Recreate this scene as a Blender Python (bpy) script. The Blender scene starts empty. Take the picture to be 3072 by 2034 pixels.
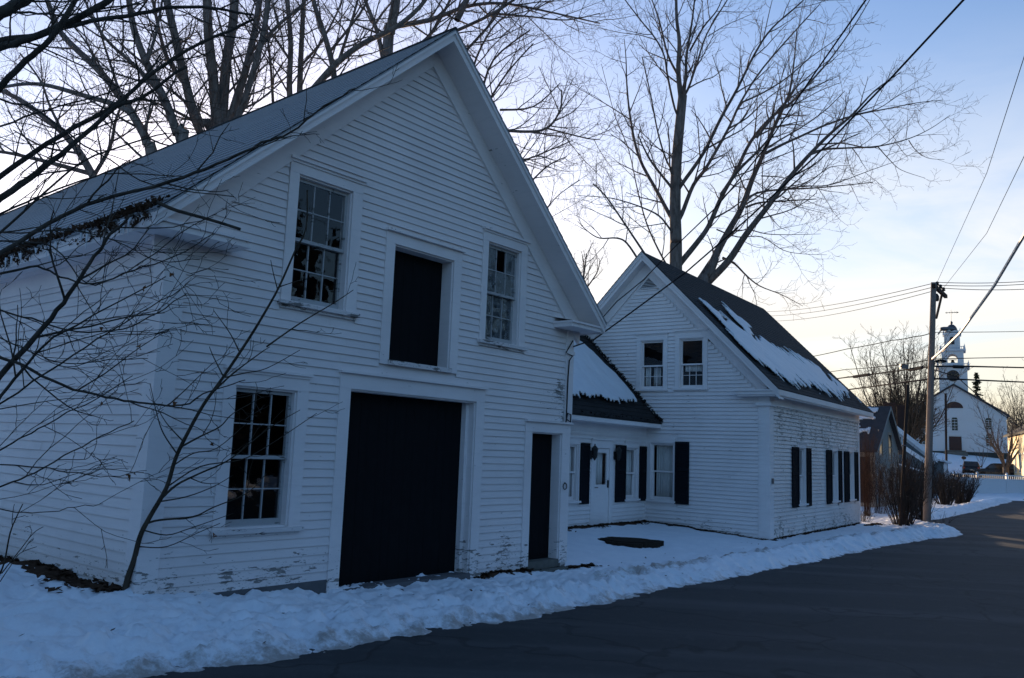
import bpy, math, random
import numpy as np
from mathutils import Vector, noise as mnoise
R = math.radians
rng = random.Random(7)
scene = bpy.context.scene
col = scene.collection
EYE = 1.7                       # camera height above the road; survey heights below are relative to the eye

# ------------------------------------------------------------------ camera
F = 2502.697
CX, CY = 1536., 1017.
RT = np.array([0.99925632, -0.00512123, 0.03821741])
UP = np.array([-0.03855901, -0.13271667, 0.9904037])
FW = np.array([0., 0.99114079, 0.13281545])
def at(x, y, D):
    """world point seen at photo pixel x, y, D metres into the scene"""
    d = (FW + (x - CX) / F * RT - (y - CY) / F * UP) * D
    return Vector((d[0], d[1], d[2] + EYE))
cam_d = bpy.data.cameras.new("camera"); cam = bpy.data.objects.new("camera", cam_d); col.objects.link(cam)
cam_d.lens = F / 3072 * 36; cam_d.sensor_width = 36; cam_d.clip_end = 3000; cam_d.clip_start = .05
from mathutils import Matrix
cam.matrix_world = Matrix(((RT[0], UP[0], -FW[0], 0), (RT[1], UP[1], -FW[1], 0), (RT[2], UP[2], -FW[2], EYE), (0, 0, 0, 1)))
scene.camera = cam

# ------------------------------------------------------------------ materials
MATS = {}
class NT:
    def __init__(s, name, rough=.8, spec=.3):
        s.m = bpy.data.materials.new(name); s.m.use_nodes = True; s.t = s.m.node_tree; s.n = s.t.nodes; s.l = s.t.links
        s.b = s.n["Principled BSDF"]; s.b.inputs["Roughness"].default_value = rough
        s.b.inputs["Specular IOR Level"].default_value = spec
        MATS[name] = s.m
    def node(s, k, **kw):
        x = s.n.new(k)
        for a, b in kw.items(): setattr(x, a, b)
        return x
    def put(s, sock, v):
        if isinstance(v, bpy.types.NodeSocket): s.l.new(v, sock)
        else: sock.default_value = v
    def coord(s, scale=(1, 1, 1), kind="Object"):
        tc = s.node("ShaderNodeTexCoord"); mp = s.node("ShaderNodeMapping"); s.l.new(tc.outputs[kind], mp.inputs[0])
        mp.inputs["Scale"].default_value = scale
        return mp.outputs[0]
    def noise(s, scale, detail=4, rough=.55, co=None, dim=None):
        x = s.node("ShaderNodeTexNoise"); x.inputs["Scale"].default_value = scale; x.inputs["Detail"].default_value = detail
        x.inputs["Roughness"].default_value = rough
        s.l.new(co if co is not None else s.coord(), x.inputs["Vector"])
        return x.outputs["Fac"]
    def math(s, op, a, b=None, c=None, clamp=False):
        x = s.node("ShaderNodeMath", operation=op); x.use_clamp = clamp
        s.put(x.inputs[0], a)
        if b is not None: s.put(x.inputs[1], b)
        if c is not None: s.put(x.inputs[2], c)
        return x.outputs[0]
    def step(s, v, lo, hi):
        x = s.node("ShaderNodeMapRange", interpolation_type='SMOOTHSTEP'); x.inputs["From Min"].default_value = lo; x.inputs["From Max"].default_value = hi
        s.put(x.inputs["Value"], v)
        return x.outputs[0]
    def mix(s, f, a, b):
        x = s.node("ShaderNodeMix", data_type='RGBA')
        s.put(x.inputs[0], f)
        for k, v in ((6, a), (7, b)):
            if isinstance(v, tuple): v = (*v, 1) if len(v) == 3 else v
            s.put(x.inputs[k], v)
        return x.outputs[2]
    def xyz(s):
        tc = s.node("ShaderNodeTexCoord"); x = s.node("ShaderNodeSeparateXYZ"); s.l.new(tc.outputs["Object"], x.inputs[0]); return x.outputs
    def color(s, v):
        if isinstance(v, tuple): v = (*v, 1)
        s.put(s.b.inputs["Base Color"], v)
    def bump(s, h, strength=.3, dist=.01):
        x = s.node("ShaderNodeBump"); x.inputs["Strength"].default_value = strength; x.inputs["Distance"].default_value = dist
        s.l.new(h, x.inputs["Height"]); s.l.new(x.outputs[0], s.b.inputs["Normal"])

def flat(name, c, rough=.8, spec=.3, var=.15, scale=3., metallic=0.):
    t = NT(name, rough, spec); t.b.inputs["Metallic"].default_value = metallic
    n = t.noise(scale, 5, .6)
    t.color(t.mix(n, tuple(x * (1 - var) for x in c), tuple(min(1, x * (1 + var)) for x in c)))
    return t.m

def paint(name, c, wear, wood=(.22, .21, .20), zlow=None, zspan=.8, zamt=.25, corner=None, fleck=30., dirt=.12):
    """weathered white house paint: faint streaks, grime, flakes down to grey wood"""
    t = NT(name, .62, .25)
    big = t.noise(.9, 4, .6)
    streak = t.noise(1., 4, .65, t.coord((2.5, 2.5, 28.)))
    base = t.mix(t.step(big, .3, .75), c, tuple(x * (1 - dirt) for x in c))
    base = t.mix(t.math('MULTIPLY', t.step(streak, .45, .8), .35), base, tuple(x * .78 for x in c))
    fl = t.noise(1., 7, .72, t.coord((fleck * .5, fleck * .5, fleck * 1.9)))
    patch = t.noise(1.7, 3, .6)
    lvl = t.math('ADD', wear, t.math('MULTIPLY', t.math('SUBTRACT', patch, .5), .35))
    x, y, z = t.xyz()
    if zlow is not None:
        low = t.math('SUBTRACT', 1., t.step(z, zlow, zlow + zspan))
        lvl = t.math('ADD', lvl, t.math('MULTIPLY', low, zamt))
    if corner is not None:
        x0, x1, z0, z1, amt = corner
        mx = t.step(x, x0, x1); mz = t.math('MULTIPLY', t.step(z, z0 - .4, z0), t.math('SUBTRACT', 1., t.step(z, z1, z1 + .4)))
        lvl = t.math('ADD', lvl, t.math('MULTIPLY', t.math('MULTIPLY', mx, mz), amt))
    m = t.step(t.math('ADD', fl, lvl), .66, .70)
    fl2 = t.noise(1., 5, .62, t.coord((4.5, 4.5, 21.)))
    m = t.math('MAXIMUM', m, t.step(t.math('ADD', fl2, t.math('MULTIPLY', lvl, 1.15)), .665, .685))
    vo = t.node("ShaderNodeTexVoronoi"); vo.inputs["Scale"].default_value = 1.; t.l.new(t.coord((4.2, 4.2, 10.2)), vo.inputs["Vector"])
    pick = t.step(t.noise(2.3, 2, .5), .48, .62)
    m = t.math('MAXIMUM', m, t.math('MULTIPLY', t.math('SUBTRACT', 1., t.step(vo.outputs["Distance"], .035, .075)), t.math('MULTIPLY', pick, .7)))
    wd = t.mix(t.noise(1., 3, .6, t.coord((8, 8, 90.))), tuple(v * .7 for v in wood), tuple(v * 1.35 for v in wood))
    t.color(t.mix(m, base, wd))
    t.bump(t.math('ADD', t.math('MULTIPLY', streak, .5), t.math('MULTIPLY', m, -.6)), .25, .004)
    return t.m

WHITE = (.80, .745, .73)
paint("barn_siding_paint", WHITE, -.06, zlow=.12, zspan=1.1, zamt=.125, corner=(-1.0, -.1, 1.5, 2.75, .19))
paint("barn_trim_paint", (.83, .775, .76), -.05, zlow=0., zspan=.9, zamt=.16)
paint("old_sash_paint", (.42, .42, .42), .06, wood=(.13, .13, .125))
paint("barn_sill_paint", (.70, .66, .65), .085, wood=(.16, .155, .15))
paint("house_siding_paint", (.83, .785, .77), -.03, wood=(.25, .24, .22), zlow=0., zspan=.5, zamt=.12)
paint("house_flaking_paint", (.79, .745, .72), .012, wood=(.30, .295, .28), zlow=0., zspan=.7, zamt=.08, corner=(-9, -8.5, 2.45, 3.4, .07), fleck=17)
paint("house_trim_paint", (.84, .795, .78), -.09)
flat("barn_door_wood", (.0055, .0065, .008), .8, .12, .3, 6)
flat("shutter_paint", (.009, .012, .016), .85, .08, .2, 8)
flat("grey_sill", (.12, .12, .125), .9, .2, .35, 5)
flat("stone", (.13, .13, .115), .9, .2, .4, 7)
flat("foundation", (.05, .055, .05), .95, .1, .4, 4)
flat("dark_inside", (.012, .012, .013), .95, .02)  # near-black colour stands in for unlit interiors
flat("old_wood", (.13, .10, .08), .9, .15, .3, 12)
flat("pole_wood", (.22, .185, .165), .9, .15, .3, 9)
flat("dark_post", (.045, .033, .028), .9, .1, .3, 9)
flat("black_wire", (.03, .03, .033), .95, .02)
flat("painted_lit_wire", (.85, .74, .62), .55, .4)  # pale warm colour imitates sunlight on the cable bundle
flat("grey_metal", (.10, .11, .12), .5, .5)
flat("iron", (.02, .02, .02), .6, .4)
flat("brick", (.055, .035, .03), .9, .1, .35, 14)
flat("white_vinyl", (.72, .73, .74), .45, .4, .04)
flat("curtain", (.78, .77, .74), .9, .1, .15, 9)
flat("church_white", (.60, .61, .62), .7, .2, .06)
flat("church_dark", (.035, .03, .03), .6, .3)
flat("church_shutter", (.05, .06, .045), .6, .3)
flat("church_door", (.06, .03, .025), .6, .3)
flat("church_dome", (.06, .06, .07), .5, .4)
flat("dial", (.035, .03, .03), .6, .3)
flat("gilt", (.35, .25, .08), .4, .5)
flat("car_paint", (.012, .013, .016), .25, .5)
flat("tyre", (.015, .015, .015), .9, .1)
flat("alloy", (.25, .25, .26), .4, .5)
flat("tail_lamp", (.30, .02, .015), .3, .5)
flat("head_lamp", (.6, .6, .58), .2, .5)
flat("plate", (.35, .38, .36), .5, .3)
flat("yellow_house", (.80, .66, .40), .7, .2, .08)
flat("blue_grey_siding", (.13, .155, .165), .8, .2, .15)
flat("grey_green_siding", (.26, .28, .27), .8, .2, .2)
flat("tan_trim", (.34, .28, .22), .8, .2, .1)
flat("brown_door", (.045, .035, .035), .7, .2)
flat("leaf_brown", (.060, .036, .024), .95, .05, .5, 30)
flat("leaf_rust", (.17, .075, .035), .9, .05, .4, 30)
flat("bare_soil", (.030, .024, .019), .95, .05, .4, 20)

def bark(name, c):
    t = NT(name, .92, .1)
    n = t.noise(1., 6, .7, t.coord((9, 9, 2.2)))
    t.color(t.mix(t.step(n, .3, .7), tuple(v * .55 for v in c), tuple(v * 1.4 for v in c)))
    t.bump(n, .6, .02)
bark("maple_bark", (.15, .135, .125)); bark("twig_bark", (.13, .11, .10)); bark("near_bark", (.060, .052, .044)); bark("sapling_bark", (.055, .045, .034))
bark("shrub_bark", (.055, .045, .040)); bark("far_twigs", (.10, .075, .055)); bark("red_twigs", (.060, .036, .028)); bark("conifer_bark", (.04, .03, .025))
flat("dark_woods", (.007, .008, .008), .95, .02, .3, 3)
flat("needles", (.018, .028, .018), .9, .1, .4, 3)

t = NT("snow", .55, .35)
n1 = t.noise(9, 6, .65); n2 = t.noise(2.2, 4, .6)
at_ = t.node("ShaderNodeAttribute"); at_.attribute_name = "dirt"
dm = t.step(t.math('ADD', at_.outputs["Fac"], t.math('MULTIPLY', t.math('SUBTRACT', t.noise(5.5, 7, .72), .5), 1.5)), .40, .85)
base = t.mix(t.step(n2, .3, .7), (.78, .83, .88), (.85, .89, .93))
t.color(t.mix(t.math('MULTIPLY', dm, .8), base, (.24, .20, .16)))
t.bump(t.math('ADD', n1, t.math('MULTIPLY', t.noise(45, 4, .6), .4)), .45, .02)
t.b.inputs["Subsurface Weight"].default_value = 0.

t = NT("roof_snow", .55, .3)
t.color(t.mix(t.noise(6, 4), (.64, .67, .70), (.74, .76, .78))); t.bump(t.noise(14, 5), .4, .02)

t = NT("asphalt", .82, .22)
g = t.noise(240, 3, .7); p = t.noise(1.1, 5, .65, t.coord((.35, .35, 1))); s_ = t.noise(6, 5, .6)
c = t.mix(p, (.024, .027, .030), (.043, .046, .048)); c = t.mix(t.math('MULTIPLY', t.step(g, .55, .75), .5), c, (.12, .12, .12))
c = t.mix(t.math('MULTIPLY', t.step(s_, .52, .75), .3), c, (.085, .085, .085))
mpn = t.node("ShaderNodeMapping"); tcn = t.node("ShaderNodeTexCoord"); t.l.new(tcn.outputs["Object"], mpn.inputs[0]); mpn.inputs["Rotation"].default_value = (0, 0, -R(52.3)); mpn.inputs["Scale"].default_value = (.07, 1.1, 1)
trk = t.noise(1., 3, .5, mpn.outputs[0]); c = t.mix(t.math('MULTIPLY', t.step(trk, .46, .66), .55), c, (.075, .078, .080))
gr = t.noise(34., 6, .8, mpn.outputs[0]); c = t.mix(t.math('MULTIPLY', t.step(gr, .6, .78), .35), c, (.15, .15, .15))
vo = t.node("ShaderNodeTexVoronoi", feature='DISTANCE_TO_EDGE'); vo.inputs["Scale"].default_value = .5
dn = t.node("ShaderNodeTexNoise"); dn.inputs["Scale"].default_value = 1.5; cc = t.coord()
t.l.new(cc, dn.inputs["Vector"]); av = t.node("ShaderNodeVectorMath", operation='ADD'); t.l.new(cc, av.inputs[0]); t.l.new(dn.outputs["Color"], av.inputs[1])
t.l.new(av.outputs[0], vo.inputs["Vector"])
crack = t.math('SUBTRACT', 1., t.step(vo.outputs["Distance"], .005, .02))
c = t.mix(t.math('MULTIPLY', crack, .55), c, (.015, .015, .016))
sp = t.noise(95, 2, .5); c = t.mix(t.math('MULTIPLY', t.step(sp, .66, .74), .45), c, (.20, .20, .20)); t.color(c); t.bump(t.math('ADD', g, t.math('MULTIPLY', crack, -1.)), .5, .004)

def shingle(name, c, var):
    t = NT(name, .85, .2)
    br = t.noise(1., 2, .5, t.coord((5., 5., 5.))); f = t.noise(60, 3, .7)
    x = t.mix(br, tuple(v * (1 - var) for v in c), tuple(v * (1 + var) for v in c))
    t.color(t.mix(t.math('MULTIPLY', t.step(f, .5, .8), .4), x, tuple(v * 1.6 for v in c)))
shingle("dark_shingles", (.028, .031, .033), .35); shingle("barn_shingles", (.30, .32, .34), .15); shingle("ell_shingles", (.022, .022, .022), .4)
shingle("mid_shingles", (.05, .05, .055), .3)

def glass(name, dust=0., tint=(.5, .55, .6)):
    m = bpy.data.materials.new(name); m.use_nodes = True; nt = m.node_tree; nt.nodes.clear(); MATS[name] = m
    out = nt.nodes.new("ShaderNodeOutputMaterial"); tr = nt.nodes.new("ShaderNodeBsdfTransparent"); gl = nt.nodes.new("ShaderNodeBsdfGlossy")
    tr.inputs[0].default_value = (.92, .93, .93, 1); gl.inputs["Roughness"].default_value = .02
    lw = nt.nodes.new("ShaderNodeLayerWeight"); pw = nt.nodes.new("ShaderNodeMath"); pw.operation = 'POWER'; nt.links.new(lw.outputs["Facing"], pw.inputs[0]); pw.inputs[1].default_value = 4.
    fr = nt.nodes.new("ShaderNodeMath"); fr.operation = 'MULTIPLY_ADD'; nt.links.new(pw.outputs[0], fr.inputs[0]); fr.inputs[1].default_value = .8; fr.inputs[2].default_value = .06
    mx = nt.nodes.new("ShaderNodeMixShader"); nt.links.new(fr.outputs[0], mx.inputs[0]); nt.links.new(tr.outputs[0], mx.inputs[1]); nt.links.new(gl.outputs[0], mx.inputs[2])
    # old wavy panes
    tc = nt.nodes.new("ShaderNodeTexCoord"); no = nt.nodes.new("ShaderNodeTexNoise"); no.inputs["Scale"].default_value = 2.2
    nt.links.new(tc.outputs["Object"], no.inputs["Vector"]); bp = nt.nodes.new("ShaderNodeBump"); bp.inputs["Strength"].default_value = .10; bp.inputs["Distance"].default_value = .05
    nt.links.new(no.outputs["Fac"], bp.inputs["Height"]); nt.links.new(bp.outputs[0], gl.inputs["Normal"])
    last = mx.outputs[0]
    if dust:
        df = nt.nodes.new("ShaderNodeBsdfDiffuse"); df.inputs[0].default_value = (*tint, 1)
        n2 = nt.nodes.new("ShaderNodeTexNoise"); n2.inputs["Scale"].default_value = 20; n2.inputs["Detail"].default_value = 8; n2.inputs["Roughness"].default_value = .75
        nt.links.new(tc.outputs["Object"], n2.inputs["Vector"])
        mr = nt.nodes.new("ShaderNodeMapRange"); mr.inputs["From Min"].default_value = .38; mr.inputs["From Max"].default_value = .68; mr.inputs["To Max"].default_value = dust
        nt.links.new(n2.outputs["Fac"], mr.inputs["Value"])
        m2 = nt.nodes.new("ShaderNodeMixShader"); nt.links.new(mr.outputs[0], m2.inputs[0]); nt.links.new(last, m2.inputs[1]); nt.links.new(df.outputs[0], m2.inputs[2]); last = m2.outputs[0]
    nt.links.new(last, out.inputs[0])
glass("window_glass"); glass("frosted_glass", .7, (.30, .34, .36))
flat("car_glass", (.03, .035, .04), .08, .6)

# ------------------------------------------------------------------ mesh tools
class MB:
    def __init__(s): s.v = []; s.f = []
    def add(s, vs, fs):
        o = len(s.v); s.v += [tuple(p) for p in vs]; s.f += [tuple(i + o for i in f) for f in fs]; return s
    def quad(s, a, b, c, d): return s.add((a, b, c, d), ((0, 1, 2, 3),))
    def box(s, x0, x1, y0, y1, z0, z1):
        return s.add([(x, y, z) for z in (z0, z1) for y in (y0, y1) for x in (x0, x1)],
                     ((0, 2, 3, 1), (4, 5, 7, 6), (0, 1, 5, 4), (2, 6, 7, 3), (0, 4, 6, 2), (1, 3, 7, 5)))
    def prism(s, a, b):                       # two matching polygons
        n = len(a)
        return s.add(list(a) + list(b), [tuple(range(n))[::-1], tuple(range(n, 2 * n))] + [(i, (i + 1) % n, n + (i + 1) % n, n + i) for i in range(n)])
    def tube(s, pts, rad, k=6):
        pts = [Vector(p) for p in pts]
        if not hasattr(rad, '__len__'): rad = [rad] * len(pts)
        rings = []; prev = None
        for i, p in enumerate(pts):
            d = (pts[min(i + 1, len(pts) - 1)] - pts[max(i - 1, 0)]).normalized()
            a = d.orthogonal().normalized() if prev is None else (prev - d * prev.dot(d)).normalized()
            prev = a; b = d.cross(a)
            rings.append([p + (a * math.cos(6.2832 * j / k) + b * math.sin(6.2832 * j / k)) * rad[i] for j in range(k)])
        vs = [p for r in rings for p in r]; n = len(pts)
        fs = [(i * k + j, i * k + (j + 1) % k, (i + 1) * k + (j + 1) % k, (i + 1) * k + j) for i in range(n - 1) for j in range(k)]
        fs += [tuple(range(k))[::-1], tuple(range((n - 1) * k, n * k))]
        return s.add(vs, fs)
    def lathe(s, prof, k=16, c=(0, 0, 0)):
        vs = [(c[0] + r * math.cos(6.2832 * j / k), c[1] + r * math.sin(6.2832 * j / k), c[2] + z) for r, z in prof for j in range(k)]; n = len(prof)
        fs = [(i * k + j, i * k + (j + 1) % k, (i + 1) * k + (j + 1) % k, (i + 1) * k + j) for i in range(n - 1) for j in range(k)]
        fs += [tuple(range(k))[::-1], tuple(range((n - 1) * k, n * k))]
        return s.add(vs, fs)
    def map(s, fn): s.v = [tuple(fn(p)) for p in s.v]; return s
    def build(s, name, mat, parent=None, smooth=False, loc=None):
        me = bpy.data.meshes.new(name); me.from_pydata(s.v, [], s.f); me.materials.append(MATS[mat]); me.update()
        import bmesh
        bm = bmesh.new(); bm.from_mesh(me); bmesh.ops.recalc_face_normals(bm, faces=bm.faces); bm.to_mesh(me); bm.free()
        if smooth: me.polygons.foreach_set("use_smooth", [True] * len(me.polygons))
        o = bpy.data.objects.new(name, me); col.objects.link(o)
        if parent is not None: o.parent = parent
        if loc is not None: o.location = loc
        return o
def tag(o, label, cat, group=None, kind=None):
    if label: o["label"] = label
    if cat: o["category"] = cat
    if group: o["group"] = group
    if kind: o["kind"] = kind
    return o
def root(name, label, cat, loc=(0, 0, 0), rz=0, group=None):
    o = bpy.data.objects.new(name, None); col.objects.link(o); o.location = loc; o.rotation_euler = (0, 0, rz)
    o.empty_display_size = .3
    return tag(o, label, cat, group)
def copy_tree(o, parent=None):
    c = o.copy(); col.objects.link(c); c.parent = parent
    for ch in [x for x in bpy.data.objects if x.parent == o]: copy_tree(ch, c)
    return c
def npmesh(name, V, Q, mat, smooth=True, attr=None):
    me = bpy.data.meshes.new(name); V = np.asarray(V, np.float32); Q = np.asarray(Q, np.int32); k = Q.shape[1]
    me.vertices.add(len(V)); me.vertices.foreach_set("co", V.ravel()); me.loops.add(Q.size); me.loops.foreach_set("vertex_index", Q.ravel())
    me.polygons.add(len(Q)); me.polygons.foreach_set("loop_start", np.arange(0, Q.size, k, dtype=np.int32)); me.polygons.foreach_set("use_smooth", np.full(len(Q), smooth))
    me.update(calc_edges=True); me.materials.append(MATS[mat])
    if attr is not None:
        a = me.attributes.new("dirt", 'FLOAT', 'POINT'); a.data.foreach_set("value", np.asarray(attr, np.float32))
    o = bpy.data.objects.new(name, me); col.objects.link(o); return o

# numpy value noise
_P = np.random.RandomState(3).rand(256, 256).astype(np.float32)
def vnoise(x, y, s=1., seed=0):
    x = np.asarray(x, float) * s + seed * 17.3; y = np.asarray(y, float) * s + seed * 7.7
    xi = np.floor(x).astype(int); yi = np.floor(y).astype(int); fx = x - xi; fy = y - yi
    fx = fx * fx * (3 - 2 * fx); fy = fy * fy * (3 - 2 * fy)
    g = lambda a, b: _P[a & 255, b & 255]
    return (g(xi, yi) * (1 - fx) + g(xi + 1, yi) * fx) * (1 - fy) + (g(xi, yi + 1) * (1 - fx) + g(xi + 1, yi + 1) * fx) * fy - .5
def fbm(x, y, s, oct=4, seed=0, gain=.5):
    r = 0; a = 1.
    for i in range(oct): r = r + a * vnoise(x, y, s, seed + i); s *= 2.03; a *= gain
    return r
def sstep(a, b, x): q = np.clip((x - a) / (b - a), 0, 1); return q * q * (3 - 2 * q)

# ------------------------------------------------------------------ ground
ER = np.array([.61116, .79150])
def tw(x, y): return x * ER[0] + y * ER[1], -x * ER[1] + y * ER[0]
def xy(t, w): return t * ER[0] - w * ER[1], t * ER[1] + w * ER[0]
def road_z(t, y=None):
    z = np.interp(t, [-20, 0, 3, 12, 20, 30, 45, 60], [-1.5, -1.66, -1.70, -1.83, -1.93, -1.98, -2.0, -1.95]) + EYE
    if y is not None:
        zf = np.interp(y, [0, 61, 80, 95, 100, 104, 111, 130, 400], [-1.95, -1.95, -1.55, -1.02, -.8, .4, 1.85, 2.3, 4.]) + EYE
        k = sstep(48, 62, y); z = z * (1 - k) + zf * k
    return z
def road_edge(t):
    return np.interp(t, [-30, 3.6, 5, 7, 8.4, 11, 15, 21, 25.4, 28.2, 30., 32., 34.5, 36.7, 47, 68, 90, 100],
                     [5.75, 5.66, 5.6, 5.36, 5.33, 5.42, 5.25, 5.3, 4.95, 4.6, 5.0, 6.6, 6.9, 6.7, 6.9, 7.4, 8.2, 8.5])
def yard_z(t, w):
    z = np.interp(t, [-30, 0, 3.5, 4.4, 6.8, 9.1, 11.4, 15, 20, 29, 36, 60], [-1.25, -1.42, -1.50, -1.50, -1.71, -1.75, -1.83, -1.86, -1.885, -1.91, -1.92, -1.9]) + EYE
    up = np.interp(t, [-30, 3, 4.5, 10, 12, 22, 30, 60], [.02, .02, .0, .03, .062, .062, .02, .015])
    return z + up * np.clip(w - 7.6, 0, 6)
def ground_z(x, y, fine=True):
    x = np.asarray(x, float); y = np.asarray(y, float)
    t, w = tw(x, y); zr = road_z(t, y); jag = 0.
    if fine: jag = .16 * fbm(t, w, 1.3, 4, 5) + .06 * vnoise(t, w, 9, 8)
    d = w - road_edge(t) + jag
    far = sstep(48, 62, y)
    zy = yard_z(t, w) * (1 - far) + (zr + .12) * far
    z = zr + (zy - zr) * sstep(0, 2.1, d)
    A = np.interp(t, [-10, 2, 5, 8, 11, 20, 27, 30, 36, 60], [.10, .10, .10, .10, .16, .20, .22, .16, .2, .25])
    bank = A * np.exp(-((d - .62) / .48) ** 2) * sstep(-.02, .35, d)
    z = z + bank
    if fine:
        inn = sstep(-.02, .25, d); near = 1 - .65 * sstep(1.3, 2.4, d) * sstep(8, 12, t)
        z = z + inn * near * np.interp(t, [4, 9, 14], [.9, 1., .7]) * (.06 * fbm(t, w, 1.6, 3, 1) + (.075 * fbm(t, w, 5.5, 5, 2, .62) + .035 * np.abs(fbm(t * 1.3, w * .8, 11, 3, 12))) * (1 + .6 * np.exp(-((d - .6) / .5) ** 2)))
        # boot prints
        for (px, py) in FOOT:
            r2 = ((t - px) / .15) ** 2 + ((w - py) / .085) ** 2
            z = z - .07 * np.exp(-r2 ** 2) + .015 * np.exp(-(r2 - 2.2) ** 2)
        # bare strip along walls: snow melted back
        z = z - .07 * MELT(t, w)
    z = np.where(d <= 0, zr - .05 - np.minimum(0, 0) , z)
    return z, d, t, w
FOOT = [(5.05, 6.95), (5.35, 6.65), (4.62, 6.5), (5.9, 6.6), (4.3, 6.9), (5.55, 6.25), (3.7, 6.6)]
def MELT(t, w): return 0.
def terrain():
    # near sheet, fine
    ts = np.concatenate([np.arange(-6, 2, .12), np.arange(2, 12, .035), np.arange(12, 34, .07), np.arange(34, 62.01, .25)])
    ws = np.concatenate([np.arange(3.9, 8.4, .035), np.arange(8.4, 16, .10), np.arange(16, 40.1, 1.5)])
    T, W = np.meshgrid(ts, ws, indexing='ij'); X, Y = xy(T, W)
    z, d, t, w = ground_z(X, Y)
    crest = np.exp(-((d - .75 - .3 * vnoise(t, w, .8, 9)) / .24) ** 2) * np.interp(t, [6, 9, 11, 30, 40], [.3, .4, .75, .55, .3])
    low = np.exp(-np.clip(d, 0, 9) / .45) * np.interp(t, [0, 8, 14], [.78, .68, .42]) + .18 * np.exp(-np.clip(d, 0, 9) / 1.2)
    dirt = np.clip(np.maximum(crest, low), 0, 1) * sstep(-.1, .05, d)
    n, m = T.shape; idx = np.arange(n * m).reshape(n, m)
    Q = np.stack([idx[:-1, :-1].ravel(), idx[1:, :-1].ravel(), idx[1:, 1:].ravel(), idx[:-1, 1:].ravel()], 1)
    V = np.stack([X.ravel(), Y.ravel(), z.ravel()], 1)
    o = npmesh("snow_ground", V, Q, "snow", True, dirt.ravel()); tag(o, "snow covered verge and yard along the left side of the road", None, kind="structure")
    # far sheet to the horizon
    a = np.concatenate([-np.geomspace(2000, 44, 26), np.arange(-40, 120, 3.), np.geomspace(122, 2000, 26)])
    b = np.concatenate([-np.geomspace(2000, 62, 20), np.arange(-60, 140, 2.5), np.geomspace(142, 2500, 26)])
    A_, B_ = np.meshgrid(a, b, indexing='ij'); z, d, t, w = ground_z(A_, B_, False)
    inside = (t > -7) & (t < 63) & (w > 3.2) & (w < 41)
    z = np.where((d > -1) , z, road_z(t, B_) - .06); z = np.where(inside, z - .45, z)
    n, m = A_.shape; idx = np.arange(n * m).reshape(n, m)
    Q = np.stack([idx[:-1, :-1].ravel(), idx[1:, :-1].ravel(), idx[1:, 1:].ravel(), idx[:-1, 1:].ravel()], 1)
    o = npmesh("ground", np.stack([A_.ravel(), B_.ravel(), z.ravel()], 1), Q, "snow", True, np.zeros(A_.size)); tag(o, "wide snowy land reaching to the horizon", None, kind="structure")
    # road sheet
    ts = np.concatenate([np.arange(-30, 60, .5), np.arange(60, 101, 2.)]); f = np.linspace(0, 1, 19)
    T = np.repeat(ts[:, None], 19, 1); W = -12. + (road_edge(T) + .42 + 12.) * f[None, :]; X, Y = xy(T, W); Z = road_z(T, Y) + .004 - .02 * (np.abs(f - .45) * 2)[None, :] ** 2 * 0  # unseen right side widened so the panes mirror dark asphalt
    n, m = T.shape; idx = np.arange(n * m).reshape(n, m)
    Q = np.stack([idx[:-1, :-1].ravel(), idx[1:, :-1].ravel(), idx[1:, 1:].ravel(), idx[:-1, 1:].ravel()], 1)
    o = npmesh("road", np.stack([X.ravel(), Y.ravel(), Z.ravel()], 1), Q, "asphalt", True); tag(o, "dark worn asphalt road curving past the white buildings", None, kind="structure")
    # right-hand snowy verge, beyond the frame but lit and mirrored
    ts = np.arange(-30, 100, 1.); ws = np.array([-11.4, -11.7, -12.2, -13., -15, -18, -30])
    T, W = np.meshgrid(ts, ws, indexing='ij'); X, Y = xy(T, W); Z = road_z(T, Y) + np.array([0, .12, .25, .2, .3, .4, .6])[None, :] + .06 * fbm(T, W, .8, 3, 4)
    Z[:, 0] = road_z(T, Y)[:, 0] - .02
    n, m = T.shape; idx = np.arange(n * m).reshape(n, m)
    Q = np.stack([idx[:-1, :-1].ravel(), idx[1:, :-1].ravel(), idx[1:, 1:].ravel(), idx[:-1, 1:].ravel()], 1)
    o = npmesh("snow_verge", np.stack([X.ravel(), Y.ravel(), Z.ravel()], 1), Q, "snow", True, np.zeros(X.size)); tag(o, "snowy verge across the road", None, kind="structure")
def gz(x, y): return float(ground_z(np.array([x]), np.array([y]))[0][0])

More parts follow.
